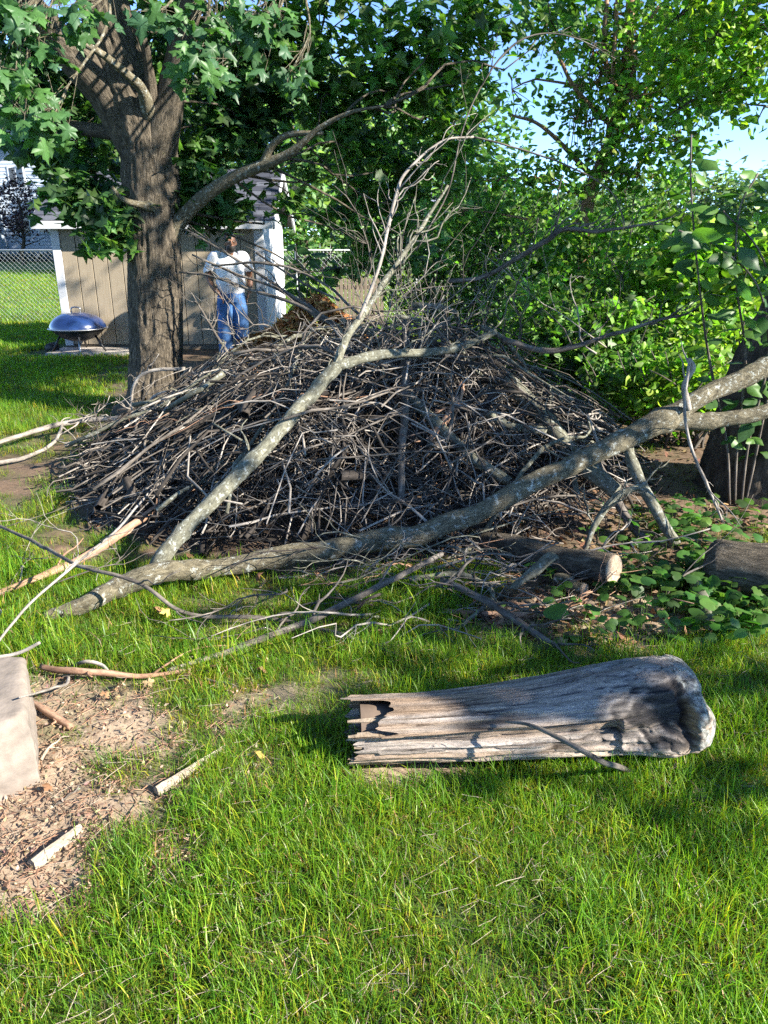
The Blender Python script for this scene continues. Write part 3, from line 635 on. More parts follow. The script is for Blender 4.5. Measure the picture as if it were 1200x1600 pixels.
poly_tree("overhanging_tree", "tree with bright lime-green leaves overhanging the thicket from beside the open sky", "tree",
    [(1330,640,8.2,40),(1325,480,8.2,38),(1310,300,8.2,34),(1290,120,8.1,28),(1270,-40,8.0,22),(1250,-200,8.0,14)],
    [(1180,40,7.8,60,50,330,YG),(1120,60,7.6,50,50,260,YG),(1060,25,7.8,50,40,200,YG),(1170,110,7.8,45,45,220,YG),(1195,165,7.6,25,25,50,YG),(1130,140,8.0,40,25,100,LG),(1030,90,8.2,40,40,130,YG),(1150,-40,7.6,90,40,260,YG),(1060,170,8.4,40,40,110,LG)], .10, 'oval', 'stick', cs=.1)
# hanging vine strands on it
vt = Mix()
for i in range(70):
    a = at(930+gR.uniform(-25, 90), gR.uniform(-20, 220), 10.9+gR.normal()*.1); b = a+np.array([gR.normal()*.12, gR.normal()*.1, -gR.uniform(.4, 1.2)])
    vt.tube(wander(a, b, 7, .35, gR), np.full(7, gR.uniform(.003, .007)), 4, caps=False)
tag(vt.done("hanging_vines", M['stick_red']), "tangle of dry brown vine strands hanging on the slender tree", "vines", kind='stuff')
# big dark trunk at the edge, with unseen boughs added to dapple the pile side
rt = gp(1185, 800); 
def big_right_tree():
    Y = 5.0; t = [(1195,800,Y,250),(1200,760,Y,205),(1212,700,Y,185),(1235,600,Y,175),(1290,480,Y,165),(1365,300,5.0,155),(1430,60,5.1,145),(1480,-200,5.2,130),(1490,-600,5.4,90)]
    P = np.array([at(px, py, Yq) for px, py, Yq, w in t]); R = np.array([w*.5*mpp(p) for p, (_, _, _, w) in zip(P, t)])
    r = thing("shade_tree", "thick dark-barked tree trunk that the fallen limb leans on, beside the leaf litter", "tree")
    Q, RR = resample(P, 150, R); V, F, tc = tubes(Q, RR, 72); wv = tc*np.array([1, 1, .16]); ridge = 1-np.abs(fbm(wv, 22, 9, 3))*2.2
    ctr = np.repeat(Q, 72, 0); V = V+nrm(V-ctr)*(.03*ridge)[:, None]; build("trunk", V, F, M['darkbark'], r, tc=tc)
    mx, tw = Mix(), Mix(); top = Q[-50:]
    for c0, rad, n_ in SHADE_BOUGHS:
        pos, cl = clumps(c0, rad, n_, 9, gR, .2, .1)
        qx, qy = proj(pos); out = (qy < -10) | (qx > 1215) | (pos[:, 1] < .3); pos = pos[out]
        V, F, _, c = leaves(pos, .15, 'oval', gR, LG, .2, up=.8, spread=.7); mx.add(V, F, None, c)
        root = top[np.argmin(np.linalg.norm(top-np.array(c0), axis=1))]; tw.tube(wander(root, c0, 9, .4, gR), np.linspace(.07, .02, 9), 7)
        for e in cl[::6]:
            ex, ey = proj(e)
            if ey < -20 or ex > 1230: tw.tube(wander(c0, e, 6, .3, gR), np.linspace(.02, .005, 6), 5)
    tag(mx.done("crown", M['leaf2'], r, False, True), kind='stuff'); tw.done("twigs", M['darkbark'], r)["kind"] = "stuff"
SHADE_BOUGHS = [((4.2, 5.4, 5.6), (1.5, 1.4, .9), 80), ((4.0, 7.0, 6.4), (1.8, 1.6, 1.0), 90), ((5.2, .75, 3.0), (.8, .5, .5), 26), ((5.7, -.05, 3.1), (.7, .3, .4), 14), ((5.5, 1.4, 3.5), (.9, .5, .6), 30), ((5.0, 2.3, 3.3), (.9, .6, .7), 24), ((5.6, 3.2, 3.9), (1.0, .8, .8), 26), ((5.0, 4.1, 3.6), (1.0, .8, .8), 30), ((5.7, 5.0, 4.2), (1.1, .8, .9), 30), ((5.2, 6.0, 4.0), (1.1, .9, .9), 26), ((5.0, 6.6, 5.6), (1.4, 1.2, 1.0), 34)]  # leaf clumps added out of view, placed to throw dappled shade
big_right_tree()
# second shade tree outside the picture: it throws the flecked shade on shed and lawn
bg_tree("leafy_tree", "tall unseen leafy tree past the thicket, shading the shed and lawn", None, 0, 7.6, 8.2, 2.0, LG, 1500, .2, 2.6, gR, 'oval', x=7.4)
# the thicket of shrubs
def shrub(px, Y, ztop, rad, n, pal, label, size=.06, kind='oval', zlow=.15):
    b = at(px, 600, Y); r = thing("shrub", label, "shrub", "thicket of green shrubs behind the brush pile", loc=(b[0], Y, 0))
    st = Mix()
    for i in range(14):
        e = np.array([gR.normal()*rad*.6, gR.normal()*rad*.5, ztop*gR.uniform(.6, 1)]); st.tube(wander((gR.normal()*.15, gR.normal()*.15, -.03), e, 9, .45, gR), np.linspace(.016, .004, 9), 5)
    st.done("stem", M['stick'], r)
    per = 9; pos, _ = clumps((0, 0, (ztop+zlow)/2), (rad, rad*.8, (ztop-zlow)/2), n//per, per, gR, .22, .1)
    pos = pos[pos[:, 2] > .03]
    sz_ = size*(.7+.7*np.repeat(gR.random(len(pos)//per+1), per)[:len(pos)])
    V, F, _, c = leaves(pos, sz_, kind, gR, pal, .3, up=.6, spread=.9); c = c*np.repeat(np.repeat(gR.uniform(.6, 1.25, len(pos)//per+1), per)[:len(pos)], len(SHAPES[kind][0]))[:, None]; build("foliage", V, F, M['leaf2'], r, col=c)["kind"] = "stuff"
for a in [(700,12.5,2.7,1.2,2600,DK+MD,"dark green shrub at the end of the thicket beside the maple boughs", 0.1, 'maple_lo'),(790,11.5,2.4,1.1,2600,LG,"dense light green shrub behind the crest of the brush pile", 0.075, 'oval'),
          (880,10.2,2.1,1.0,2600,LG,"rounded light green shrub in front of the vine-wrapped tree", 0.065, 'round'),(960,11.2,2.6,1.1,2400,LG,"tall light green shrub growing against the vine-wrapped tree", 0.1, 'oval'),
          (1010,9.0,1.75,.95,2600,YG,"low bright yellow-green shrub above the fallen limb", 0.075, 'oval'),(1100,8.6,1.9,1.0,2600,YG,"bright green shrub between the brush pile and the dark trunk", 0.09, 'round'),
          (1180,10.5,2.15,1.1,2300,LG,"tall light green shrub behind the pinnate-leaved sapling", 0.11, 'oval'),(1260,9.0,2.2,1.1,2300,LG,"light green shrub behind the thick dark trunk", 0.08, 'maple_lo'),(950,8.0,1.15,.8,2000,LG,"low leafy shrub pressed against the back of the brush pile", 0.06, 'oval'),
          (850,8.3,1.35,.75,1800,LG,"leafy shrub overhanging the back of the pile's crest", 0.075, 'oval'),(925,7.5,1.15,.65,1700,DK+LG,"mixed green shrub overhanging the pile's crest beside the long jutting branch", 0.085, 'maple_lo'),
          (1000,6.6,.8,.6,1500,LG,"small leafy shrub between the pile's end and the raised limb", 0.07, 'oval'),(1085,6.2,.85,.55,1400,YG,"small bright shrub close behind the fallen limb beside the dark trunk", 0.075, 'oval'),
          (1120,7.2,1.1,.8,1900,YG,"low bright shrub sprouting behind the limb's raised end", 0.085, 'oval')]:
    shrub(*a)
# sapling with big pinnate leaves near the dark trunk, and broad-leaved weed by the shed: leaves are pieces
def sapling(name, label, cat, stems, leaf, nleaf, cols, kind, per_leaf=1):
    r = thing(name, label, cat)
    S, F = SHAPES[kind]; ms = []
    for j in range(6):
        Vv = S.copy(); Vv[:, 2] = Vv[:, 2]*(.3+2*gR.random()); o = build("leaf", Vv, [F], M['leaf2'], None, col=np.tile(cols[j % len(cols)], (len(Vv), 1))); ms.append(o.data); bpy.data.objects.remove(o)
    for pts in stems:
        P = np.array([at(a, b, Y) for a, b, Y, w in pts]); R = np.array([w*.5*mpp(p) for p, (_, _, _, w) in zip(P, pts)])
        Q, RR = resample(P, 24, R); V, Fq, tc = tubes(Q, RR, 6); build("stem", V, Fq, M['stick'], r, tc=tc)
        for i in range(nleaf):
            q = Q[min(23, 5+int(19*(i+gR.random())/nleaf))]; sd = 1 if i % 2 else -1
            t = nrm(np.array([sd*gR.uniform(.3, 1), gR.normal()*.6, -.25+.4*gR.normal()])); n_ = nrm(np.array([0, -.5, .8])+gR.normal(size=3)*.35); n_ = nrm(n_-t*np.dot(t, n_)); x = np.cross(t, n_)
            o = bpy.data.objects.new("leaf", ms[gR.integers(0, 6)]); COL.objects.link(o); o.parent = r; sz = leaf*(.6+.7*gR.random()); p = q+t*.02
            o.matrix_local = Matrix(np.vstack([np.column_stack([x*sz, t*sz, n_*sz, p]), [0, 0, 0, 1]]).tolist())
sapling("leafy_sapling", "sapling with long pointed drooping leaves beside the thick dark trunk", "sapling",
    [[(1140,790,4.64,4),(1135,690,4.64,4),(1108,560,4.55,4),(1092,440,4.2,3),(1080,300,4.1,3),(1080,210,4.1,3)],[(1148,790,4.64,4),(1152,690,4.64,4),(1165,560,4.5,4),(1150,440,4.1,3),(1155,330,4.0,3),(1185,270,4.0,3)],[(1158,790,4.64,4),(1170,690,4.64,4),(1200,560,4.5,4),(1185,450,4.1,3),(1120,385,4.0,3),(1060,360,3.9,3)],[(1164,790,4.64,4),(1185,690,4.64,4),(1215,520,4.5,4),(1190,400,4.1,3),(1130,330,4.0,3)]],
    .13, 34, [(.05,.12,.03),(.08,.17,.035),(.11,.23,.04),(.06,.14,.045)], 'oval')
sapling("broadleaf_weed", "broad-leaved green weed growing at the white corner of the shed", "weed",
    [[(470,520,11.6,4),(468,460,11.6,4),(465,420,11.6,3),(462,385,11.6,2)],[(475,520,11.7,4),(480,455,11.7,3),(485,410,11.7,3),(480,390,11.7,2)],[(480,520,11.6,4),(492,470,11.6,3),(500,440,11.6,2),(505,425,11.6,2)]],
    .24, 11, [(.05,.13,.025),(.08,.19,.03),(.04,.10,.03)], 'oval')

# ------------------------------------------------------------------ brush pile
gP = np.random.default_rng(17)
def on_pile(px, py, lift=.02):
    d = ray(px, py); t = np.arange(1.5, 14, .01); Q = CP+d*t[:, None]
    h = mound(Q[:, 0], Q[:, 1])+lift; k = np.argmax(Q[:, 2] <= h)
    return Q[k] if Q[k, 2] <= h[k] else Q[np.argmin(np.abs(t-6))]
def stick_lines(a, b, r0, r1, ntw, g, wig=.55, clamp=True, n=10):
    """A bent stick and its side twigs as polylines."""
    out = [(wander(a, b, n, wig, g), np.linspace(r0, r1, n)*(1+.12*g.normal(size=n)))]
    L = np.linalg.norm(np.asarray(b)-np.asarray(a))
    P = out[0][0]
    for k in range(ntw):
        i = g.integers(2, n-1); s = P[i]; ax = nrm(P[min(i+1, n-1)]-P[i-1]); q = nrm(np.cross(ax, g.normal(size=3)))
        e = s+(ax*.75+q*g.uniform(.4, .9))*L*g.uniform(.12, .38)
        rr = r0+(r1-r0)*i/n; out.append((wander(s, e, 6, wig*1.1, g), np.linspace(rr*.6, rr*.22, 6)))
        if g.random() < .5:
            s2 = out[-1][0][3]; e2 = s2+(e-s)*.4+nrm(g.normal(size=3))*L*.08; out.append((wander(s2, e2, 4, wig, g), np.linspace(rr*.4, rr*.2, 4)))
    if clamp:
        for p, _ in out: p[:, 2] = np.maximum(p[:, 2], terrain(p[:, 0], p[:, 1])+.006)
    return out
def add_lines(mx, lines, sides=5, rough=0.0):
    for p, r in lines: mx.tube(p, np.maximum(r, .0009), sides, rough=rough, seed=gP.integers(0, 999))
def pile_stick(g, top, long_=1.0, up=.55, frac=None):
    while True:
        q = g.uniform(-1, 1, 2)
        if q@q < .9: break
    x, y = PCX+q[0]*PRX, PCY+q[1]*PRY; z = float(mound(x, y))*top
    az = math.radians(g.normal(28, 45)) if g.random() < .4 else g.uniform(0, 2*math.pi)
    d = np.array([math.cos(az), math.sin(az)]); L = min(g.gamma(3.0, .3)*long_+.22, 2.0)
    e = .15; sl = float(mound(x+d[0]*e, y+d[1]*e)-mound(x-d[0]*e, y-d[1]*e))/(2*e)*.55+g.normal()*up
    sl = np.clip(sl, -1.3, 1.3); c = 1/math.sqrt(1+sl*sl); D = np.array([d[0]*c, d[1]*c, sl*c])
    m = np.array([x, y, z+.02]); a, b = m-D*L/2, m+D*L/2
    for _ in range(6):
        for p in (a, b):
            if ((p[0]-PCX)/PRX)**2+((p[1]-PCY)/PRY)**2 > 1.12: p += (m-p)*.25
    return a, b, np.linalg.norm(b-a)
def settle(P, up=.10):
    ex = P[..., 2]-mound(P[..., 0], P[..., 1])-up; P[..., 2] -= np.maximum(ex, 0)*.8; return P
# the mass of twigs nobody could count
mass = {k: Mix() for k in ('stick', 'stick_dark', 'stick_pale')}
def bulk(N, key, top0, top1, n=8, sides=4, rmin=.002, rmax=.008, long_=1.0):
    P = np.zeros((N, n, 3)); R = np.zeros((N, n))
    for i in range(N):
        a, b, L = pile_stick(gP, gP.uniform(top0, top1), long_); P[i] = wander(a, b, n, .8, gP)
        r = gP.uniform(rmin, rmax)*min(1, .5+L*.5); R[i] = np.linspace(r, r*.35, n)
    settle(P, .12); P[:, :, 2] = np.maximum(P[:, :, 2], .01); V, F, tc = tubes(P, R, sides, caps=False); mass[key].add(V, F, tc)
    # side twigs off those
    k = N; j = gP.integers(0, N, k); s = gP.integers(2, n-2, k); st = P[j, s]; ax = nrm(P[j, s+1]-P[j, s-1]); q = nrm(gP.normal(size=(k, 3)))
    e = st+(ax*.6+q*.6)*gP.uniform(.08, .4, (k, 1)); t = np.linspace(0, 1, 5)[None, :, None]
    W = st[:, None]*(1-t)+e[:, None]*t+gP.normal(size=(k, 5, 3))*.012*np.sin(t*3.1); W[:, :, 2] = np.maximum(W[:, :, 2], .006)
    V, F, tc = tubes(W, np.linspace(1, .4, 5)[None]*gP.uniform(.0014, .003, (k, 1)), 3, caps=False); mass[key].add(V, F, tc)
bulk(1050, 'stick_dark', .2, .95, rmax=.010); bulk(700, 'stick', .45, 1.03, rmax=.009); bulk(520, 'stick_pale', .65, 1.08, rmax=.0075)
bulk(90, 'stick_dark', .1, .8, rmin=.015, rmax=.035, sides=6, long_=1.2)
for k, w in (('stick', 'brown'), ('stick_dark', 'dark'), ('stick_pale', 'pale grey')):
    tag(mass[k].done("brush_twigs", M[k]), "tangled mass of fine %s twigs heaped in the brush pile" % w, "brush", kind='stuff')
GPILE = "sticks lying in the brush pile"
KSTK = [('stick', .0045, .0105, 50, "thin brown stick"), ('stick_pale', .004, .009, 38, "thin pale grey stick"), ('stick_dark', .005, .012, 30, "thin dark brown stick"),
        ('stick_red', .0035, .007, 8, "thin reddish stick"), ('lichen', .009, .019, 22, "stout grey-green lichened branch")]
def zone(p):
    x, y = p[0]-PCX, p[1]-PCY; h = float(mound(p[0], p[1]))
    if h > .86: return "on the brush pile's crest"
    if x < -1.25: return "at the brush pile's maple end"
    if x > 1.25: return "at the brush pile's dark-trunk end"
    if y > .5: return "on the pile's back by the leaf heap" if x < .2 else "on the pile's back by the shrubs"
    return "on the pile's front above fallen limb" if x > -.25 else "on the pile's front behind fork branch"
for mk, r0, r1, n_, lab in KSTK:
    for i in range(n_):
        while True:
            a, b, L = pile_stick(gP, gP.uniform(.9, 1.06), 1.35, .6)
            if min(a[1], b[1]) < PCY+.55: break
        mx = Mix(); rr = gP.uniform(r0, r1)*min(1.2, .6+.4*L); nt_ = int(gP.integers(1, 8))
        ln = stick_lines(a, b, rr, rr*.4, nt_, gP)
        for p, _ in ln: settle(p, .2)
        add_lines(mx, ln, 6)
        look = ("" if mk in ("lichen", "stick_pale", "stick_dark") and nt_ in (1, 2, 5, 6, 7) and L > 1.15 else "long " if L > 1.15 else "short " if L < .65 else "")+lab+(" with many side twigs" if nt_ > 4 else " with few side twigs" if nt_ < 3 else "")
        tag(mx.done("stick", M[mk]), look+" "+zone((a+b)/2), "stick", GPILE)
# scraggly sticks rising from the crest
for i in range(50):
    px = gP.uniform(570, 930) if i < 40 else gP.uniform(330, 570); s = on_pile(px, gP.uniform(515, 575) if i < 40 else gP.uniform(550, 620)); ang = gP.normal(0, .8)
    e = s+np.array([math.sin(ang)*.85, gP.normal()*.3, abs(math.cos(ang))*.8])*gP.uniform(.5, 1.35); rr = gP.uniform(.004, .008); mx = Mix()
    add_lines(mx, stick_lines(s-nrm(e-s)*.2, e, rr, rr*.35, int(gP.integers(5, 12)), gP, .7), 5)
    tag(mx.done("stick", M[('stick', 'stick_pale', 'stick_dark')[i % 3 if i < 24 else i % 2]]), ("bare twiggy brown stick", "pale grey twiggy stick", "dark twiggy stick")[i % 3 if i < 24 else i % 2]+(" standing nearly upright" if abs(ang) < .45 else " leaning towards the maple" if ang < 0 else " leaning towards the dark trunk")+" on the pile's crest", "stick", "sticks rising from the pile's crest")
for i in range(12):
    px = gP.uniform(140, 330); s = gp(px, gP.uniform(640, 760)); e = s+np.array([gP.normal()*.35, gP.normal()*.3, gP.uniform(.1, .5)]); rr = gP.uniform(.004, .008); mx = Mix()
    add_lines(mx, stick_lines(s, e, rr, rr*.35, int(gP.integers(3, 7)), gP, .7), 5)
    tag(mx.done("stick", M[('stick', 'stick_pale')[i % 2]]), "bare stick poking up from the pile's low edge near the maple trunk", "stick", "sticks at the pile's low edge near the maple")

def branch(name, label, cat, pts, mat, group=None, ntw=3, sides=10, rough=.12, tw=1.0, n=None, parent=None, cap=None):
    P, R = [], []
    for px, py, Y, w in pts:
        p = on_pile(px, py, .03+w*.5*.004) if Y is None else (gp(px, py, Y[0]) if isinstance(Y, tuple) else at(px, py, Y)); P.append(p); R.append(w*.5*mpp(p))
    n = n or max(14, 6*len(pts)); Q, RR = resample(P, n, R); L = np.linalg.norm(np.diff(Q, axis=0), axis=1).sum()
    Q = Q+(np.minimum(.35*RR, .004)[:, None]+.002)*np.column_stack([vnoise(Q+k*9.1, 9, 5+k) for k in range(3)])
    if sides >= 12:
        for k in range(2+n//12):
            c_ = gP.uniform(.05, .95)*n; RR = RR*(1+gP.uniform(.05, .22)*np.exp(-((np.arange(n)-c_)/gP.uniform(.8, 1.6))**2))
        rough *= 1.5
    mx = Mix().tube(Q, RR, sides, rough=rough, seed=int(abs(pts[0][0])))
    for k in range(ntw):
        i = gP.integers(n//4, n-1); ax = nrm(Q[min(i+1, n-1)]-Q[i-1]); q = nrm(np.cross(ax, gP.normal(size=3))); q[2] = abs(q[2])*.7
        rr = min(RR[i]*.5, .007); add_lines(mx, stick_lines(Q[i], Q[i]+(ax*.8+q*.7)*tw*gP.uniform(.12, .45), rr, rr*.35, int(gP.integers(0, 4)), gP, .6, False, 8), 5)
    o = mx.done(name, M[mat], parent)
    if label: tag(o, label, cat, group)
    return o, Q, RR
# the fallen limb with its fork
FL = thing("fallen_limb", "long lichen-spotted fallen limb with a fork, leaning across the front of the brush pile", "fallen limb")
_, FQ, FR = branch("main_stem", None, None, [(70,962,(.02,),19.5),(130,945,(.05,),26),(185,918,(.08,),28.6),(240,897,(.13,),32.6),(330,888,3.42,30.6),(450,868,3.5,31.2),(560,850,3.58,30.5),(660,832,3.65,32.9),(760,795,3.75,30.5),(850,745,3.9,31.5),(950,700,4.05,30.5),(1040,655,4.2,31.5),(1110,612,4.3,29.5),(1200,572,4.42,27.5),(1300,520,4.5,24.3)], 'limb', None, 4, 28, .22, .7, 120, FL)
branch("fork_branch", None, None, [(238,905,3.42,25.8),(255,868,3.45,25.8),(300,815,3.6,22.8),(370,745,3.85,22.8),(440,670,4.1,22),(490,612,4.35,19.8),(525,572,4.5,19.8)], 'lichen', None, 3, 20, .16, .8, 60, FL)
branch("fork_branch", None, None, [(522,575,4.5,13.5),(548,520,4.7,11.2),(585,465,4.9,9),(625,405,5.1,7.3),(665,345,5.3,5.6),(700,290,5.4,3.9)], 'lichen', None, 10, 14, .16, 1.3, 40, FL)
branch("fork_branch", None, None, [(524,572,4.5,16),(580,556,4.65,15.2),(640,552,4.8,13.6),(700,548,4.95,12),(740,535,5.05,10.4),(775,518,5.15,8)], 'lichen', None, 6, 14, .16, 1, 40, FL)
branch("fork_branch", None, None, [(1030,662,4.2,23.2),(1080,660,4.2,25.3),(1140,655,4.22,24.2),(1220,640,4.25,23.2),(1300,630,4.3,22.1)], 'limb', None, 1, 20, .2, .6, 30, FL)
branch("twisted_shoot", None, None, [(560,500,4.75,5.6),(585,440,4.85,6.1),(600,390,4.95,5.1),(612,330,5.05,5.6),(635,270,5.15,4.7),(690,222,5.25,3.2),(740,214,5.35,3.2)], 'stick_pale', None, 14, 8, .35, 1, 44, FL)
branch("hanging_shoot", None, None, [(740,214,5.35,3.1),(790,226,5.35,2.7),(850,245,5.35,2.7),(910,270,5.35,2.7),(955,300,5.35,2.1),(972,335,5.35,2.1),(976,352,5.35,1.5)], 'stick', None, 5, 6, .15, .7, 40, FL)
branch("arching_shoot", None, None, [(650,392,5.3,3.2),(700,300,5.4,2.8),(722,205,5.45,2.4),(755,130,5.5,2.4),(800,72,5.5,3.2),(850,52,5.5,2.4),(905,62,5.5,1.6),(962,92,5.5,1.2)], 'stick', None, 12, 6, .2, 1, 44, FL)
branch("twig_stub", None, None, [(1075,640,4.15,12),(1070,600,4.12,10),(1085,575,4.1,8),(1078,560,4.1,4)], 'stick_pale', None, 2, 8, .3, .4, 20, FL)
# named branches of the pile
def nb(name, label, pts, mat, ntw=3, sides=10, rough=.14, tw=1.0, cat="branch", n=None, group=None): return branch(name, label, cat, pts, mat, group, ntw, sides, rough, tw, n)
nb("broken_branch", "thick grey-green lichened branch slanting down under the fallen limb", [(790,592,None,24),(830,632,None,24),(862,668,None,26),(895,708,None,26),(930,740,4.3,27),(962,768,4.2,26)], 'lichen', 1, 16)
nb("broken_branch", "medium grey-green branch slanting down the middle of the brush pile", [(640,618,None,15),(700,680,None,17),(745,720,None,17),(795,752,None,16)], 'lichen', 1, 12)
nb("broken_branch", "bare branch slanting to the leaf litter beside the sawn log", [(978,690,4.3,16),(992,735,4.15,17),(1020,790,4.0,17),(1056,852,3.85,17)], 'lichen', 1, 12)
nb("broken_branch", "brown branch propped beside another above the sawn log", [(935,725,4.35,12),(960,775,4.2,14),(990,825,4.05,14),(1025,858,3.9,13)], 'stick', 2, 12)
nb("upright_branch", "straight pale branch standing on end in the middle of the pile", [(634,500,None,13),(633,560,None,14),(634,620,None,14),(628,700,None,12),(628,785,None,11)], 'stick', 1, 10)
nb("torn_branch", "orange-brown torn branch stripped of bark in the middle of the pile", [(722,600,None,10),(712,630,None,14),(690,665,None,13),(655,705,None,6)], 'stick_red', 5, 10, .3)
nb("horizontal_branch", "smooth grey branch lying level under the crest, in the pile's hollow", [(760,645,None,12),(800,665,None,13),(850,672,None,13),(872,655,None,10)], 'lichen', 1, 10)
nb("long_branch", "long brown branch jutting from the pile's crest towards the shrubs", [(785,530,5.3,9.6),(850,548,5.3,9.6),(900,540,5.3,8),(960,522,5.3,6.4),(1030,500,5.3,4.8),(1075,490,5.3,3.2)], 'stick', 9, 8)
nb("bent_branch", "bare bent branch with stubby twigs above the crest before the green shrubs", [(700,440,5.6,6.8),(760,430,5.6,6.8),(850,378,5.5,8.2),(880,358,5.5,7.5),(930,362,5.5,5.2),(1000,352,5.5,3.8),(1035,350,5.5,3)], 'stick', 14, 8, .25)
nb("hanging_branch", "crooked pale twig hanging down over the fallen limb's raised end", [(1078,560,4.0,5),(1070,640,3.98,5),(1080,700,3.95,5),(1105,760,3.9,5),(1128,812,3.85,3.7)], 'stick_pale', 4, 8, .25, .7)
nb("grey_branch", "long pale grey branch lying on the grass and ending at the maple trunk", [(-30,700,(.08,),6.5),(60,672,(.1,),7.9),(110,660,(.12,),8.6),(190,652,(.15,),7.9),(300,645,6.2,6.5),(400,640,5.9,5)], 'stick_pale', 5, 8, .14, 1.2)
nb("grey_branch", "thin grey branch curving over bare earth below the maple", [(-20,726,(.03,),6.5),(40,715,(.04,),6.5),(85,690,(.06,),5.8),(98,662,(.11,),4.3)], 'stick_pale', 1, 8)
nb("arched_twig", "pale twig arching in front of the maple trunk's foot", [(232,712,(.03,),4.3),(208,650,6.3,4.3),(210,600,6.3,5),(235,580,6.3,5.8),(290,576,6.3,5.8)], 'stick_pale', 4, 7, .1, .6)
nb("arched_twig", "second pale twig rising before the maple trunk from the pile's edge", [(232,712,(.03,),3.6),(250,665,6.2,3.6),(258,615,6.2,2.9)], 'stick_pale', 2, 6, .1, .5)
nb("arched_twig", "pale twig bending level across the maple trunk's foot", [(220,690,6.3,3.6),(228,640,6.3,4.3),(250,615,6.3,5),(300,612,6.2,4.3)], 'stick_pale', 3, 6, .1, .6)
nb("splintered_branch", "reddish barkless branch with splintered end lying on the grass by the fork", [(-40,940,(.04,),10.8),(60,903,(.05,),10.8),(150,860,(.08,),12.2),(205,822,(.12,),12.2),(255,790,(.16,),13),(316,755,(.22,),5)], 'stick_red', 4, 12, .2, .8)
nb("long_twig", "long thin brown twig trailing from the fallen limb's foot over the grass", [(-20,812,(.1,),4.3),(60,850,(.14,),5.8),(120,882,3.15,5.8),(220,912,(.2,),6.5),(290,958,(.08,),6.5),(400,965,(.05,),7.2),(470,976,(.04,),7.2),(560,1000,(.03,),6.5),(650,1034,(.02,),5)], 'stick', 6, 8, .15, .9, n=60)
nb("long_twig", "long straight brown stick slanting from the grass up onto the fallen limb", [(262,1050,(.015,),7),(340,1022,(.03,),10),(420,995,(.05,),11),(500,962,(.09,),11),(590,918,(.17,),10),(690,866,3.4,8)], 'stick', 4, 8, .12, .8, n=50)
nb("pale_twig", "slim curved pale twig beside the concrete block and the fork", [(-10,1010,(.2,),4.3),(50,940,(.25,),4.3),(110,888,2.95,4.3),(180,830,3.05,4.3),(215,790,3.1,3.6)], 'stick_pale', 3, 7, .1, .7, n=40)
nb("pale_twig", "short pale twig curving off the concrete block's back corner", [(-20,1030,(.26,),6),(25,1022,(.26,),6),(62,1003,(.3,),5)], 'stick_pale', 0, 7)
nb("lichened_twig", "white lichened twig lying among grass in front of the sawn log", [(640,905,(.1,),9),(720,898,(.1,),10),(770,930,(.06,),8),(712,985,(.02,),6)], 'lichen', 5, 8)
nb("crossing_stick", "brown stick lying in front of the bark slab above the weathered log", [(690,905,(.12,),10),(760,940,(.08,),12),(830,985,(.05,),12),(870,1010,(.03,),10)], 'stick', 5, 8, .15, .8)
nb("crossing_stick", "reddish stick lying flat on the leaf litter behind the weathered log", [(690,955,(.02,),8),(780,962,(.02,),11),(880,962,(.02,),9),(960,968,(.02,),6)], 'stick_red', 4, 8, .15, .6)
nb("tall_twig", "thin upright twig standing in front of the sawn log", [(1035,1010,(.01,),4),(1030,960,3.2,4),(1055,910,3.25,4),(1105,880,3.3,3)], 'stick', 2, 6)
nb("lichened_twig", "pale lichened branch stub jutting upward from under the limb beside the litter", [(915,860,3.75,9),(935,810,3.8,10),(965,775,3.85,12),(1010,755,3.9,9)], 'lichen', 6, 8, .2, .6)
for i, pts in enumerate([[(560,535,6.4,6),(500,490,6.6,6),(430,445,6.8,5),(360,400,7.0,4),(290,358,7.1,3)],[(540,520,6.5,6),(470,478,6.6,6),(400,455,6.8,5),(330,432,7.0,4),(280,425,7.1,3)],[(500,500,6.6,5),(440,455,6.8,4),(370,428,6.9,4),(300,398,7.0,3)],[(560,490,6.5,5),(500,440,6.6,4),(420,412,6.7,4),(330,415,6.9,3)],[(360,560,6.4,5),(330,510,6.6,4),(312,480,6.7,3),(305,470,6.7,2)],[(530,470,6.7,4),(470,440,6.8,4),(400,395,6.9,3)]]):
    nb("slender_branch", "slender bare branch reaching from the pile in front of the standing man", pts, 'stick', 6, 6, .1, .8, group="branches before the man")
for i in range(46):       # twigs in front of the limb, on the grass edge
    px = gP.uniform(380, 1000) if i % 3 == 0 else gP.uniform(560, 900); s = gp(px, gP.uniform(880, 985)); s[2] = .02
    az = gP.uniform(-.7, .9); e = s+np.array([math.cos(az), math.sin(az), gP.uniform(.0, .35)])*gP.uniform(.25, .9)*(1 if i % 2 else -1); e[2] = abs(e[2])*.5+.02; rr = gP.uniform(.003, .006); mx = Mix()
    add_lines(mx, stick_lines(s, e, rr, rr*.4, int(gP.integers(1, 5)), gP, .6), 5)
    tag(mx.done("twig", M[('stick', 'stick_pale', 'stick_red')[i % 3]]), ("thin brown", "thin pale grey", "thin reddish")[i % 3]+" fallen twig "+("before the sawn log" if s[0] > .45 else "before the middle of the fallen limb" if s[0] > -.2 else "on the grass near the limb's fork"), "twig", "twigs in front of the fallen limb")
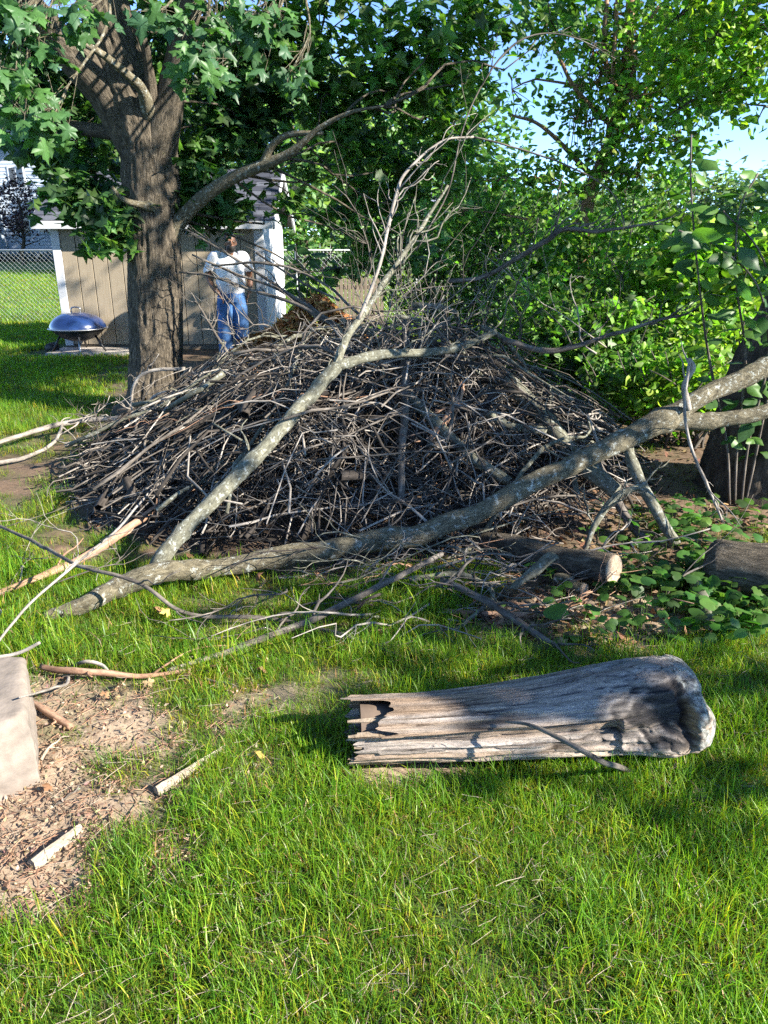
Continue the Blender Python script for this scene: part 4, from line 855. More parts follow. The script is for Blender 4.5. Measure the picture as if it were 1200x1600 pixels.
for i in range(14):
    px = gP.uniform(-20, 230); s = gp(px, gP.uniform(800, 960)); s[2] = .03; az = gP.uniform(0, 6.28); e = s+np.array([math.cos(az), math.sin(az), .2])*gP.uniform(.25, .7); e[2] = abs(e[2]); rr = gP.uniform(.003, .005); mx = Mix()
    add_lines(mx, stick_lines(s, e, rr, rr*.4, int(gP.integers(1, 5)), gP, .6), 5)
    tag(mx.done("twig", M[('stick', 'stick_pale')[i % 2]]), ("thin brown", "thin pale grey")[i % 2]+" fallen twig on the grass around the splintered branch", "twig", "twigs around the splintered branch")

for i in range(34):
    px = gP.uniform(430, 900); s = gp(px, gP.uniform(850, 960)); s[2] = gP.uniform(.02, .1); az = gP.normal(.35, .5)+(math.pi if gP.random() < .5 else 0)
    e = s+np.array([math.cos(az), math.sin(az)*.7, gP.uniform(0, .35)])*gP.uniform(.35, 1.1); rr = gP.uniform(.0035, .008); mx = Mix(); mk = ('stick', 'stick_pale', 'stick_dark', 'lichen')[i % 4]
    add_lines(mx, stick_lines(s, e, rr, rr*.4, int(gP.integers(2, 7)), gP, .6), 6)
    tag(mx.done("stick", M[mk]), ("brown", "pale grey", "dark brown", "lichened grey")[i % 4]+" stick tangled round the fallen limb "+("beside the sawn log" if s[0] > .3 else "at its middle" if s[0] > -.25 else "near its fork"), "stick", "sticks tangled round the fallen limb")
for i in range(44):
    px = gP.uniform(110, 420); s = gp(px, gP.uniform(650, 840)); s[2] = gP.uniform(.02, .12); az = gP.uniform(0, 6.28)
    e = s+np.array([math.cos(az), math.sin(az), gP.uniform(0, .3)])*gP.uniform(.35, 1.1); rr = gP.uniform(.004, .009); mx = Mix(); mk = ('stick', 'stick_dark', 'stick_pale')[i % 3]
    add_lines(mx, stick_lines(s, e, rr, rr*.4, int(gP.integers(2, 7)), gP, .6), 6)
    tag(mx.done("stick", M[mk]), ("brown", "dark brown", "pale grey")[i % 3]+" stick scattered "+("at the maple's foot" if s[1] > 5.2 else "between the maple and the fork branch"), "stick", "sticks scattered below the maple")
# heap of dry leaves on the back of the pile
hc = at(470, 500, 7.1)
N = 6500; q = gP.normal(size=(N, 2))*np.array([.7, .42]); hx, hy = hc[0]+.15+q[:, 0], 7.15+q[:, 1]
hz = 1.07*np.exp(-(np.abs(q[:, 0])/1.05)**2.4-(np.abs(q[:, 1])/.75)**2)*(1+.12*vnoise(np.column_stack([q*2.5, 0*q[:, :1]]), 1, 5))
V, F, _, c = leaves(np.column_stack([hx, hy, np.maximum(hz-abs(gP.normal(size=N))*.04, .02)]), .075, 'quad', gP, [(.36, .16, .05), (.44, .22, .08), (.25, .11, .04), (.5, .3, .12)], .3, up=.5, spread=1)
hl = Mix().add(V, F, None, c)
th = np.linspace(0, 2*np.pi, 40, endpoint=False); rr_ = np.linspace(.02, 1.7, 14)
HX = hc[0]+.15+rr_[:, None]*np.cos(th)*1.05; HY = 7.15+rr_[:, None]*np.sin(th)*.75; HZ = 1.0*np.exp(-rr_**2.2)[:, None]*(1+.05*np.cos(th*5)[None])-.1
i_ = np.arange(14*40).reshape(14, 40); j_ = np.roll(i_, -1, 1)
hl.add(np.stack([HX, HY, HZ], -1).reshape(-1, 3), [np.stack([i_[:-1], j_[:-1], j_[1:], i_[1:]], -1).reshape(-1, 4)], None, (.12, .07, .035))
tag(hl.done("leaf_heap", M['dryleaf'], None, False, True), "heap of dry orange-brown leaves on the back of the brush pile", "leaf heap", kind='stuff')

# ------------------------------------------------------------------ the weathered log
def wood_mat():
    m, nt, b, o = newmat("weathered_wood"); a = node(nt, "ShaderNodeAttribute"); a.attribute_name = "col"; v = coords(nt, 'tc')
    g1 = noise_tex(nt, mapping(nt, v, (1, 1, .10)), 170, 6, .75); g2 = noise_tex(nt, mapping(nt, v, (1, 1, .16)), 60, 6, .7); g3 = noise_tex(nt, v, 220, 4, .7)
    c = mixc(nt, 1.0, a.outputs["Color"], ramp(nt, g1, [(.3, (.4, .38, .36)), (.48, (1, 1, 1)), (.7, (1.4, 1.38, 1.35))]), 'MULTIPLY')
    c = mixc(nt, .9, c, ramp(nt, g2, [(.33, (.35, .32, .3)), (.42, (.95, .95, .95)), (.75, (1.25, 1.22, 1.2))]), 'MULTIPLY')
    c = mixc(nt, .6, c, ramp(nt, g3, [(.3, (.6, .6, .6)), (.7, (1.3, 1.3, 1.3))]), 'MULTIPLY')
    nt.links.new(c, b.inputs["Base Color"]); b.inputs["Roughness"].default_value = .93; b.inputs["Specular IOR Level"].default_value = .12
    h = node(nt, "ShaderNodeMath", operation='ADD'); nt.links.new(g1, h.inputs[0]); nt.links.new(g2, h.inputs[1]); bump(nt, b, h.outputs[0], .9, .006); return m
def weathered_log():
    a = gp(528, 1138, .12); b = gp(1100, 1094, .165); L = np.linalg.norm(b-a); ax = nrm(b-a); ax[2] = 0; ax = nrm(ax)
    up = np.array([0, 0, 1.0]); sd = np.cross(ax, up)            # sd points to the viewer's side
    r = thing("weathered_log", "barkless weathered grey log with splintered end and lichened burl, lying on the grass", "log", loc=tuple(map(float, (a[0], a[1], 0))))
    nu, nt = 300, 190; u = np.linspace(0, 1, nu)[:, None]*np.ones(nt); th = np.linspace(0, 2*np.pi, nt, endpoint=False)[None]*np.ones((nu, 1))
    P3 = np.stack([np.cos(th)*.14, np.sin(th)*.14, u*L], -1)
    # jagged start: every strip of wood breaks at its own place (theta 0 = up, pi/2 = viewer)
    kk = th*6/np.pi+.9*vnoise(np.stack([th*3, 0*th, 0*th], -1), 1, 2); k = np.floor(kk); jag = _hash(k, 0*k, 0*k, 3); hs = _hash(k, 0*k, 0*k, 9)
    st = .008+.03*jag+.03*np.abs((kk-k)-hs)+.016*fbm(np.stack([th*16, 0*th, 0*th], -1), 1, 4, 3)
    st = st+.075*(th < 1.02+.08*vnoise(np.stack([th*5, 0*th, 0*th], -1), 1, 14))+.05*np.exp(-((th-.95)/.07)**2)+.03*np.exp(-((th-1.45)/.06)**2); st = np.clip(st, 0, .24)
    uu = st+(1.0-st)*u
    R = .117+.045*np.clip((uu-.2)/.6, 0, 1)**1.2                          # thicker towards the burl
    R = R+.014*np.exp(-((uu-.76)/.16)**2)*np.clip(np.cos(th-.1), 0, 1)      # hump on top of the burl
    R = R-.035*np.exp(-((uu-.83)/.06)**2)*np.exp(-((th-1.15)/.35)**2)       # dark hollow
    R = R-.02*np.exp(-((uu-.72)/.09)**2)*np.exp(-((th-1.4)/.3)**2)
    R = R+.028*np.exp(-((uu-.86)/.07)**2)*np.exp(-((th-1.95)/.3)**2)        # knuckle by the ground
    ub = uu+.012*np.sin(th*2.3+1)+.012*vnoise(np.stack([th*3, 0*th, 0*th], -1), 1, 15)
    vis = np.exp(-((th-1.15)/.6)**2)
    R = R-.035*np.exp(-((ub-.888)/.013)**2)*vis+.012*np.exp(-((ub-.925)/.03)**2)*vis
    R = R*np.where(uu > .90, (1-np.clip((uu-.90)/.101, 0, 1)**3.2*.985)**.5, 1)
    du = (uu-.90)*L/.15; kd = np.sqrt((du*.62)**2+((th-1.2)*1.25)**2)+.22*vnoise(P3, 9, 61)+.1*vnoise(P3, 22, 62); kw = np.exp(-(kd/1.05)**2)*np.clip((.93-uu)/.03, 0, 1); rings = np.sin(kd*24+1.5*vnoise(P3, 7, 63))
    R = R+.0045*kw*rings
    step = .03*(th > 1.02+.05*vnoise(np.stack([uu*7, 0*uu, 0*uu], -1), 1, 8))*(uu < .72)     # the upper sheet overhangs the lower plates
    R = R-step*np.clip(2.2-th, 0, 1)-.007*((np.floor(th*6+1.2*vnoise(np.stack([uu*3, th, 0*uu], -1), 2, 6))) % 2)*(th > 1.2)*(th < 2.6)*(uu < .8)
    G = np.stack([np.cos(th), np.sin(th), uu*L*.8+.03*np.sin(th*3)], -1)
    swirl = np.clip((uu-.62)/.2, 0, 1)
    Gs = G*np.array([1, 1, .35])+swirl[..., None]*.22*np.stack([vnoise(P3, 6, 21), vnoise(P3, 6, 22), vnoise(P3, 6, 23)], -1)
    fine = fbm(Gs, 9, 12, 4); ridge = 1-2*np.abs(fbm(Gs, 14, 14, 3)); R = R+.006*fine+.005*ridge*(1-.3*swirl)
    crack = np.exp(-(np.abs(vnoise(Gs*np.array([1, 1, .5]), 5, 19))/.05)**2); R = R-.013*crack*np.clip((.9-uu)/.1, 0, 1)
    ck2 = np.exp(-(np.abs(vnoise(Gs*np.array([1, 1, .35]), 11, 29))/.045)**2)*(vnoise(Gs*np.array([1, 1, .6]), 3, 39) > -.2); R = R-.007*ck2*np.clip((.9-uu)/.1, 0, 1)
    R = R+.011*fbm(P3*np.array([1, 1, .6]), 6, 71, 3)*np.clip(uu*2, .3, 1); crack = np.maximum(crack, ck2)
    rough_end = np.clip((uu-.9)/.02, 0, 1); R = R+rough_end*(.022*fbm(P3, 12, 53, 2)+.006*fbm(P3*1.0, 48, 51, 4))
    flat = np.where(np.cos(th) < -.3, .8, 1.0); thb = th-.75; R = R*(.97+.10*(1/np.maximum((np.abs(np.cos(thb))**5+np.abs(np.sin(thb))**5)**.2, .7)-1)*np.clip((.95-uu)/.1, 0, 1)*2.2)
    cz = .105+.045*uu
    ue = uu+.03*np.clip((uu-.85)/.15, 0, 1)*(fbm(P3*np.array([1, 1, 0]), 9, 81, 2)-.5*np.cos(th))
    pos = (ax*L)[None, None]*ue[..., None]+up*((R*np.cos(th)*.92*flat+cz)[..., None])+sd*((R*np.sin(th)*1.12)[..., None])
    pos = pos+sd*(.02*np.sin(uu*4)[..., None])
    V = pos.reshape(-1, 3); V[:, 2] = np.maximum(V[:, 2], -.01)
    tan, grey, dk, lich, pale = np.array([.25, .18, .125]), np.array([.27, .235, .205]), np.array([.028, .026, .026]), np.array([.25, .255, .23]), np.array([.31, .24, .175])
    n1 = np.clip(fbm(Gs*np.array([1, 1, .5]), 6, 31, 4)*1.6+.5, 0, 1)[..., None]; c = tan*(1-n1)+grey*n1
    c = c*(1-.8*np.clip(crack, 0, 1)[..., None]); c = c*np.clip(1+.7*fine[..., None]+.35*(ridge[..., None]-.5), .25, 1.7)
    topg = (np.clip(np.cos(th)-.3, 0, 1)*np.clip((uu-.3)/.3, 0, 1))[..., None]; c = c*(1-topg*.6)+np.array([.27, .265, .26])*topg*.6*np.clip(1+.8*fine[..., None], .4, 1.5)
    dark = np.clip(kw*(1.15-.6*rings)+.7*np.exp(-((uu-.80)/.10)**2)*np.exp(-((th-1.05)/.4)**2)+.7*np.exp(-((uu-.86)/.05)**2)*np.exp(-((th-.75)/.6)**2)+1.1*fine-.25, 0, .95)[..., None]*np.clip((uu-.5)/.15, 0, 1)[..., None]; c = c*(1-dark)+dk*dark
    red = (np.clip((th-1.7)/.3, 0, 1)*np.clip((2.9-th)/.3, 0, 1)*.5)[..., None]; c = c*(1-red)+pale*red*np.clip(1+.8*ridge[..., None]*.6, .4, 1.4)
    spk = fbm(P3, 60, 33, 3); le = (np.clip((ub-.90+.02*spk)/.015, 0, 1)*np.clip(.75+1.5*spk, .25, 1))[..., None]; c = c*(1-le)+lich*le*np.clip(.8+1.6*fbm(P3, 110, 35, 2), .25, 1.3)[..., None]
    rim = (np.exp(-((ub-.888)/.012)**2)*vis*.95)[..., None]; c = c*(1-rim)+np.array([.03, .022, .018])*rim
    band = (np.exp(-((ub-.905)/.01)**2)*np.exp(-((th-1.2)/.4)**2)*.8)[..., None]; c = c*(1-band)+np.array([.24, .15, .075])*band
    idx = np.arange(nu*nt).reshape(nu, nt); nx = np.roll(idx, -1, 1)
    Q = np.stack([idx[:-1], idx[1:], nx[1:], nx[:-1]], -1).reshape(-1, 4)
    build("log_body", V, [Q, idx[-1:, ::-1]], wood_mat(), r, col=np.clip(c, .01, .9).reshape(-1, 3), tc=(P3*np.array([1, 1, 1.0])+.05*swirl[..., None]*np.stack([vnoise(P3, 6, 21), vnoise(P3, 6, 22), vnoise(P3, 6, 23)], -1)).reshape(-1, 3))
    # hollow inside wall, seen past the splinters
    Vi, Fi, tci = tubes(np.array([ax*L*t+up*(.1) for t in (.06, .2, .35)]), [.098, .09, .01], 40, caps=False); build("hollow_lining", Vi, Fi, plain("rotten_core", (.12, .085, .06), .95, .4, 20), r, tc=tci)
    g = np.random.default_rng(8); wm = bark_mat("splinter_wood", (.12, .09, .06), (.23, .18, .13), (.34, .28, .22), 30, .1)
    for i in range(7):
        t = g.uniform(.2, 2.4); p = up*(.105+.09*math.cos(t))+sd*.1*math.sin(t); s0 = p+ax*L*(.16+.05*g.random()); s1 = p+ax*L*(.0+.09*g.random())+g.normal(size=3)*.008
        w = g.uniform(.008, .02); wd = nrm(np.cross(ax, p-up*.1)); th_ = nrm(np.cross(wd, ax))*.004
        Vs = [s0-wd*w-th_, s0+wd*w-th_, s1+wd*w*.35-th_, s1-wd*w*.2-th_]; Vs = Vs+[v+2*th_ for v in Vs]
        build("splinter", Vs, [np.array([(0,1,2,3),(7,6,5,4),(0,4,5,1),(1,5,6,2),(2,6,7,3),(3,7,4,0)])], wm, r, smooth=False, tc=np.array(Vs))
    return a, ax
LA, LAX = weathered_log()
nb("curved_stick", "slim curved bare stick resting over the front of the weathered log", [(790,1128,1.95,4),(830,1133,1.9,6),(875,1155,1.83,8),(930,1185,1.78,9),(990,1207,(.02,),9),(1052,1232,(.012,),5)], 'stick', 2, 8, .12, .3)

# ------------------------------------------------------------------ sawn log, thick log, stub, bark slab
def log_between(name, label, p0, p1, r0, r1, mat, cutend=True, sides=40, rough=.16):
    p0, p1 = np.array(p0), np.array(p1); r = thing(name, label, "log", loc=tuple(map(float, ((p0[0]+p1[0])/2, (p0[1]+p1[1])/2, 0)))); o = np.array(r.location)
    n = 50; Q = resample(np.array([p0, (p0*2+p1)/3+[0, .01, .008], (p0+p1*2)/3+[0, -.01, -.004], p1])-o, n); rad = np.linspace(r0, r1, n)
    if not cutend: rad[-4:] *= np.array([.97, .9, .75, .4])
    V, F, tc = tubes(Q, rad, sides, rough=rough)
    build("bark", V, F, M[mat], r, tc=tc)
    if cutend:
        ax = nrm(p1-p0); Q2 = np.array([p1-o-ax*.004, p1-o+ax*.006]); V, F, tc = tubes(Q2, [r1*.93, r1*.92], sides); build("cut_end", V, F, M['cut'], r, tc=tc, smooth=False)
    return r
p1 = at(958, 890, 3.3); p0 = at(740, 848, 3.95); log_between("sawn_log", "short sawn log with pale round cut end under the fallen limb", p0, p1, .072, .078, 'maple')
pa = gp(1105, 893, .1); pb = gp(1345, 915, .14); log_between("thick_log", "thick smooth grey log lying among round-leaved ground cover at the thicket's edge", pb, pa+np.array([0, .05, .03]), .15, .125, 'maple', False)
s0 = gp(1085, 915, .03); s1 = gp(1108, 985, .02); log_between("log_stub", "short grey log stub lying among round-leaved ground cover", s0+np.array([0, 0, .03]), s1+np.array([0, 0, .03]), .034, .03, 'lichen')
s0 = gp(915, 935, .03); s1 = gp(875, 925, .03); log_between("branch_stub", "short sawn branch stub lying beneath the sawn log", s1+np.array([0, .1, .02]), s0+np.array([0, .05, .02]), .035, .035, 'limb')
# curved slab of bark
g0 = at(800, 930, 3.2); bs = Mix(); nu, nv = 24, 16
uu, vv = np.meshgrid(np.linspace(0, 1, nu), np.linspace(-1, 1, nv), indexing='ij')
wdt = .105*(1-.45*uu+.1*np.sin(uu*9)); Pb = np.stack([-.03+.20*uu+.0*vv+.03*vv, -.02-.10*vv*.6+.05*uu, .02+.17*uu+wdt*vv*.7+.05*np.cos(vv*1.4)], -1)
Pb = Pb+.012*fbm(Pb, 14, 3, 3)[..., None]; Pb[..., 2] = np.maximum(Pb[..., 2], 0)
idx = np.arange(nu*nv).reshape(nu, nv); Qb = np.stack([idx[:-1, :-1], idx[1:, :-1], idx[1:, 1:], idx[:-1, 1:]], -1).reshape(-1, 4)
o = build("bark_slab", Pb.reshape(-1, 3), [Qb], M['lichen'], tc=Pb.reshape(-1, 3)*1.0, loc=(g0[0], g0[1], 0)); sm_ = o.modifiers.new("thick", 'SOLIDIFY'); sm_.thickness = .012
tag(o, "curved slab of loose grey bark leaning under the sawn log", "bark")

# ------------------------------------------------------------------ concrete block
def concrete_block():
    g = np.random.default_rng(2); z1 = .26
    foot = np.array([(-1.085, 1.93), (-1.25, 2.28), (-1.62, 2.32), (-1.62, 1.66), (-1.2, 1.80)])
    # fine rings of a rounded outline
    m = 320; per = np.concatenate([foot, foot[:1]]); sl = np.concatenate([[0], np.cumsum(np.linalg.norm(np.diff(per, axis=0), axis=1))]); s = np.linspace(0, sl[-1], m, endpoint=False)
    ox, oy = np.interp(s, sl, per[:, 0]), np.interp(s, sl, per[:, 1]); c = foot.mean(0)
    rings = []
    for k, (z, inset) in enumerate([(zz, .001*(i_ % 3)) for i_, zz in enumerate(np.linspace(-.06, z1-.025, 22))]+[(z1-.012, .006), (z1-.004, .014)]+[(z1, .026), (z1+.001, .045), (z1+.002, .065), (z1+.002, .09), (z1+.003, .12), (z1+.003, .16), (z1+.002, .2), (z1+.002, .26), (z1+.002, .34)]):
        d = nrm(np.column_stack([c[0]-ox, c[1]-oy])); f = np.minimum(inset, .9*np.hypot(c[0]-ox, c[1]-oy)); rings.append(np.column_stack([ox+d[:, 0]*f, oy+d[:, 1]*f, np.full(m, z)]))
    V = np.array(rings); w = fbm(V, 9, 3, 3); dirv = V-np.array([c[0], c[1], .1]); dirv[..., 2] *= .3
    V = V+nrm(dirv)*(.006*w+.004*fbm(V, 45, 28, 3)+.012*np.minimum(fbm(V, 12, 8, 2)+.25, 0)*3)[..., None]
    i = np.arange(V.shape[0]*m).reshape(-1, m); j = np.roll(i, -1, 1); Q = np.stack([i[:-1], j[:-1], j[1:], i[1:]], -1).reshape(-1, 4)
    o = build("concrete_block", V.reshape(-1, 3), [Q[:, ::-1], i[-1:]], plain("rough_concrete", (.2, .165, .135), .95, .45, 9, bstr=1.0))
    tag(o, "rough chipped concrete block standing at the edge of the bare earth", "block")
concrete_block()

# ------------------------------------------------------------------ small wood on the grass
def shard(name, label, cat, p0, p1, w, mat, h=.012, group=None):
    p0, p1 = np.array(p0), np.array(p1); p0[2] = p1[2] = .03; ax = nrm(p1-p0); sd = nrm(np.cross(ax, [0, 0, 1])); n = 14; mx = Mix()
    g = np.random.default_rng(int(abs(p0[0])*1000)); V = []
    for i in range(n):
        t = i/(n-1); c = p0+(p1-p0)*t; ww = w*(1-.55*t+.12*g.normal()); hh = h*(1-.4*t+.2*g.random())
        V += [c-sd*ww-np.array([0, 0, h]), c+sd*ww-np.array([0, 0, h]), c+sd*ww*.8+np.array([0, 0, hh]), c+sd*ww*.1+np.array([0, 0, hh*1.3]), c-sd*ww*.85+np.array([0, 0, hh*.5])]
    i = np.arange(n*5).reshape(n, 5); j = np.roll(i, -1, 1)
    loc = np.array([p0[0], p0[1], 0.0]); V = np.array(V); tcv = np.column_stack([(V-loc)@sd, V[:, 2], (V-loc)@ax]); 
    o = build(name, V-loc, [np.stack([i[:-1], j[:-1], j[1:], i[1:]], -1).reshape(-1, 4), i[:1, ::-1], i[-1:]], mat, tc=tcv, smooth=False, loc=tuple(map(float, loc)))
    return tag(o, label, cat, group)
M['splint'] = bark_mat("pale_split_wood", (.2, .155, .11), (.36, .3, .235), (.5, .44, .36), 40, .08, None, .6, 10, .5, .004)
shard("wood_splinter", "long pale split splinter of wood lying across the grass", "splinter", gp(245, 1248), gp(352, 1180), .012, M['splint'])
shard("wood_splinter", "pale flat split of wood lying on the bare earth", "splinter", gp(52, 1365), gp(128, 1305), .018, M['splint'], .014)
shard("wood_chip", "small pale wood sliver standing up at the log's splintered end", "splinter", gp(590, 1128, .03), gp(588, 1098, .03), .006, M['splint'], .004)
nb("root_stick", "thick reddish root stick lying on the bare earth behind the concrete block", [(64,1040,(.03,),9),(110,1048,(.035,),11.2),(170,1052,(.035,),10.5),(240,1056,(.02,),6.8),(300,1046,(.015,),5.2)], 'stick_red', 1, 10, .25, .3)
nb("root_stick", "short reddish broken root beside the concrete block", [(46,1095,(.03,),9),(75,1112,(.03,),12),(112,1136,(.02,),11)], 'stick_red', 1, 8, .25, .3)
nb("looped_twig", "pale twig looping out of the soil behind the concrete block", [(30,1090,(.28,),3),(80,1076,(.12,),4),(104,1068,(.03,),5),(110,1045,2.62,6),(135,1034,2.6,6),(160,1040,2.6,6),(174,1056,(.01,),4)], 'stick_pale', 0, 7)
for i, (a, b) in enumerate([((240,1060),(400,1000)),((66,1195),(110,1158)),((90,1265),(125,1235)),((560,1305),(585,1275)),((340,1255),(400,1205)),((320,1065),(370,1080)),((620,1292),(690,1248))]):
    p, q = gp(*a), gp(*b); p[2] = q[2] = .02; mx = Mix(); add_lines(mx, stick_lines(p, q, .005, .002, 1, gP, .5), 6)
    tag(mx.done("twig", M[('stick_red', 'splint', 'stick')[i % 3]]), "short dry twig lying in thin grass around the bare earth", "twig", "twigs around the bare earth")
# dry leaves
gL = np.random.default_rng(4)
S, F = SHAPES['maple']
dl = []
for j, cc in enumerate([(.55, .40, .12), (.30, .17, .09), (.22, .12, .065), (.42, .30, .16)]):
    Vv = S.copy(); Vv[:, 2] = 2.2*Vv[:, 2]*np.array(1.0)+.25*vnoise(np.column_stack([S[:, :2]*2.5, S[:, 2]*0+j]), 1, 3); o = build("dry_leaf", Vv*.075, [F], M['dryleaf'], None, col=np.tile(cc, (len(Vv), 1))); dl.append(o.data); bpy.data.objects.remove(o)
def dry_leaf(px, py, j, label, group=None, z=.03, s=1):
    s *= .75
    p = gp(px, py); o = bpy.data.objects.new("dry_leaf", dl[j]); COL.objects.link(o); o.location = (p[0], p[1], z); o.rotation_euler = (gL.normal()*.4, gL.normal()*.4, gL.uniform(0, 6.28)); o.scale = (s, s, s); tag(o, label, "leaf", group)
dry_leaf(400, 1198, 0, "single curled yellow leaf lying on the green grass", None, .045, .9)
dry_leaf(265, 968, 0, "yellowing dry leaf lying below the fallen limb's fork", None, .045, .9)
for px, py, j in [(250,960,1),(400,912,2),(410,925,3),(460,1000,1),(330,1052,2),(190,1080,3),(410,1055,1),(640,1010,3),(670,1018,3),(150,830,2),(300,880,2),(1100,1255,3),(500,905,2),(860,905,1),(540,985,2),(190,1098,3),(290,1065,1),(700,560,3),(80,1240,2),(230,1075,3),(170,1095,1),(880,1010,3)]:
    dry_leaf(px, py, j, "curled dry brown leaf lying on the ground by the brush", "dry leaves on the ground", .035, gL.uniform(.6, 1))
# litter under pile and on the bare earth
def litter_mass(name, label, N, fx, pal, size, mat='dryleaf'):
    P = fx(N); V, F, _, c = leaves(P, size, 'quad', gL, pal, .35, up=.9, spread=.5, droop=0.0)
    tag(build(name, V, F, M[mat], None, col=c), label, "litter", kind='stuff')
def on_ground(pxr, pyr, thr=.35):
    def f(N):
        px = gL.uniform(*pxr, N*3); py = gL.uniform(*pyr, N*3); P = np.array([gp(a, b) for a, b in zip(px, py)]); k = dirt_at(P[:, 0], P[:, 1]) > thr; P = P[k][:N]; P[:, 2] = terrain(P[:, 0], P[:, 1])+.014+abs(gL.normal(size=len(P)))*.006; return P
    return f
BR = [(.20, .12, .07), (.14, .085, .05), (.28, .18, .11), (.10, .06, .04)]
litter_mass("leaf_litter", "brown leaf litter on the earth beside the sawn log", 2600, on_ground((680, 1260), (690, 1010)), BR, .05)
litter_mass("soil_litter", "dry straw and bark crumbs on the bare earth by the concrete block", 2200, on_ground((-120, 420), (1040, 1420)), [(.30, .22, .145), (.22, .15, .10), (.15, .10, .065), (.36, .28, .19)], .016)
strw = Mix(); px = gL.uniform(-120, 420, 1500); py = gL.uniform(1030, 1450, 1500)
G_ = np.array([gp(a, b) for a, b in zip(px, py)]); G_ = G_[dirt_at(G_[:, 0], G_[:, 1]) > .3]; az = gL.uniform(0, 6.28, len(G_)); le = gL.uniform(.02, .09, len(G_))[:, None]
Dv = np.column_stack([np.cos(az), np.sin(az), gL.normal(size=len(G_))*.12])*le; G_[:, 2] = terrain(G_[:, 0], G_[:, 1])+.016; t = np.linspace(-.5, .5, 4)[None, :, None]
V, F, tc = tubes(G_[:, None]+Dv[:, None]*t+gL.normal(size=(len(G_), 4, 3))*.002, np.full((len(G_), 4), 1)*gL.uniform(.0006, .0018, (len(G_), 1)), 3, caps=False); strw.add(V, F, tc)
tag(strw.done("straw_litter", M['stick_red']), "fine dry straw scattered over the bare earth", "litter", kind='stuff')

# ------------------------------------------------------------------ ground cover and sprouts
gC = np.random.default_rng(14)
px = np.concatenate([gC.normal(1120, 75, 430), gC.normal(980, 80, 90), gC.normal(1080, 60, 130)]); py = np.concatenate([gC.normal(930, 42, 430), gC.normal(930, 50, 90), gC.normal(830, 25, 130)])
P = np.array([gp(a, min(max(b, 800), 1010)) for a, b in zip(px, py)]); P[:, 2] = .03+gC.random(len(P))*.10
V, F, _, c = leaves(P, .058, 'round', gC, [(.07, .16, .03), (.10, .21, .04), (.05, .12, .03)], .2, up=1.3, spread=.4, droop=-.1)
gcx = Mix().add(V, F, None, c); g0s = P.copy(); g0s[:, 2] = 0
V, F, tc = tubes(np.stack([g0s, (g0s+P)/2+.004, P], 1), np.full((len(P), 3), .0012), 3, caps=False); gcx.add(V, F, tc, (.10, .16, .04))
tag(gcx.done("ground_cover", M['leaf2'], None, True, True), "round-leaved green ground cover around the thick grey log", "ground cover", kind='stuff')
def sprout(px, py, n, size, label, group=None):
    p = gp(px, py); r = thing("leafy_sprout", label, "sprout", group, loc=(float(p[0]), float(p[1]), 0)); S, F = SHAPES['round']
    for i in range(n):
        az = gC.uniform(-.5, 3.6) if n > 1 else 2.6; e = np.array([math.cos(az)*.06, math.sin(az)*.04-.01, gC.uniform(.05, .11)]); Mix().tube(wander((0, 0, 0), e, 5, .2, gC), np.full(5, .0022), 5).done("stem", M['leaf2'], r, usecol=True).data.attributes["col"].data.foreach_set("color", np.tile([.1, .16, .04, 1], 5*5).astype(np.float32))
        t = nrm(np.array([math.cos(az), math.sin(az)*.7, -.25])); nn = nrm(np.array([0, -.4, 1])+gC.normal(size=3)*.2); nn = nrm(nn-t*np.dot(t, nn)); x = np.cross(t, nn); V = e+size*(.7+.5*gC.random())*(S[:, :1]*x*.8+S[:, 1:2]*t+S[:, 2:]*nn)
        build("leaf", V, [F], M['leaf2'], r, col=np.tile((.09, .2, .04), (len(V), 1)))
sprout(905, 985, 3, .10, "sprout of three broad light green leaves in front of the bark slab")
for px, py, n in [(870,925,3),(1000,985,5),(1045,965,5),(1120,1000,5),(960,930,4),(1010,905,4),(1165,985,5),(880,960,2),(1180,1020,4)]:
    sprout(px, py, n, .05, "small sprout of round green leaves on the leaf litter", "small sprouts on the litter")

px = gC.uniform(-50, 1250, 1500); py = gC.uniform(960, 1640, 1500); P = np.array([gp(a, b) for a, b in zip(px, py)]); P[:, 2] = terrain(P[:, 0], P[:, 1])+gC.uniform(.012, .045, len(P)); az = gC.uniform(0, 6.28, len(P))
q_ = P[:, :2]-LA[:2]; kp = ~((q_@LAX[:2] > -.02) & (q_@LAX[:2] < 1.25) & (np.abs(q_@np.array([-LAX[1], LAX[0]])) < .16)); P, az = P[kp], az[kp]
Dv = np.column_stack([np.cos(az), np.sin(az), gC.normal(size=len(P))*.2])*gC.uniform(.02, .09, (len(P), 1)); t = np.linspace(-.5, .5, 4)[None, :, None]
V, F, tc = tubes(P[:, None]+Dv[:, None]*t+gC.normal(size=(len(P), 4, 3))*.0012, np.ones((len(P), 4))*gC.uniform(.0004, .001, (len(P), 1)), 3, caps=False)
tag(build("dry_thatch", V, F, M['splint'], None, tc=tc), "dry straw stems lying in the lawn grass", "straw", kind='stuff')

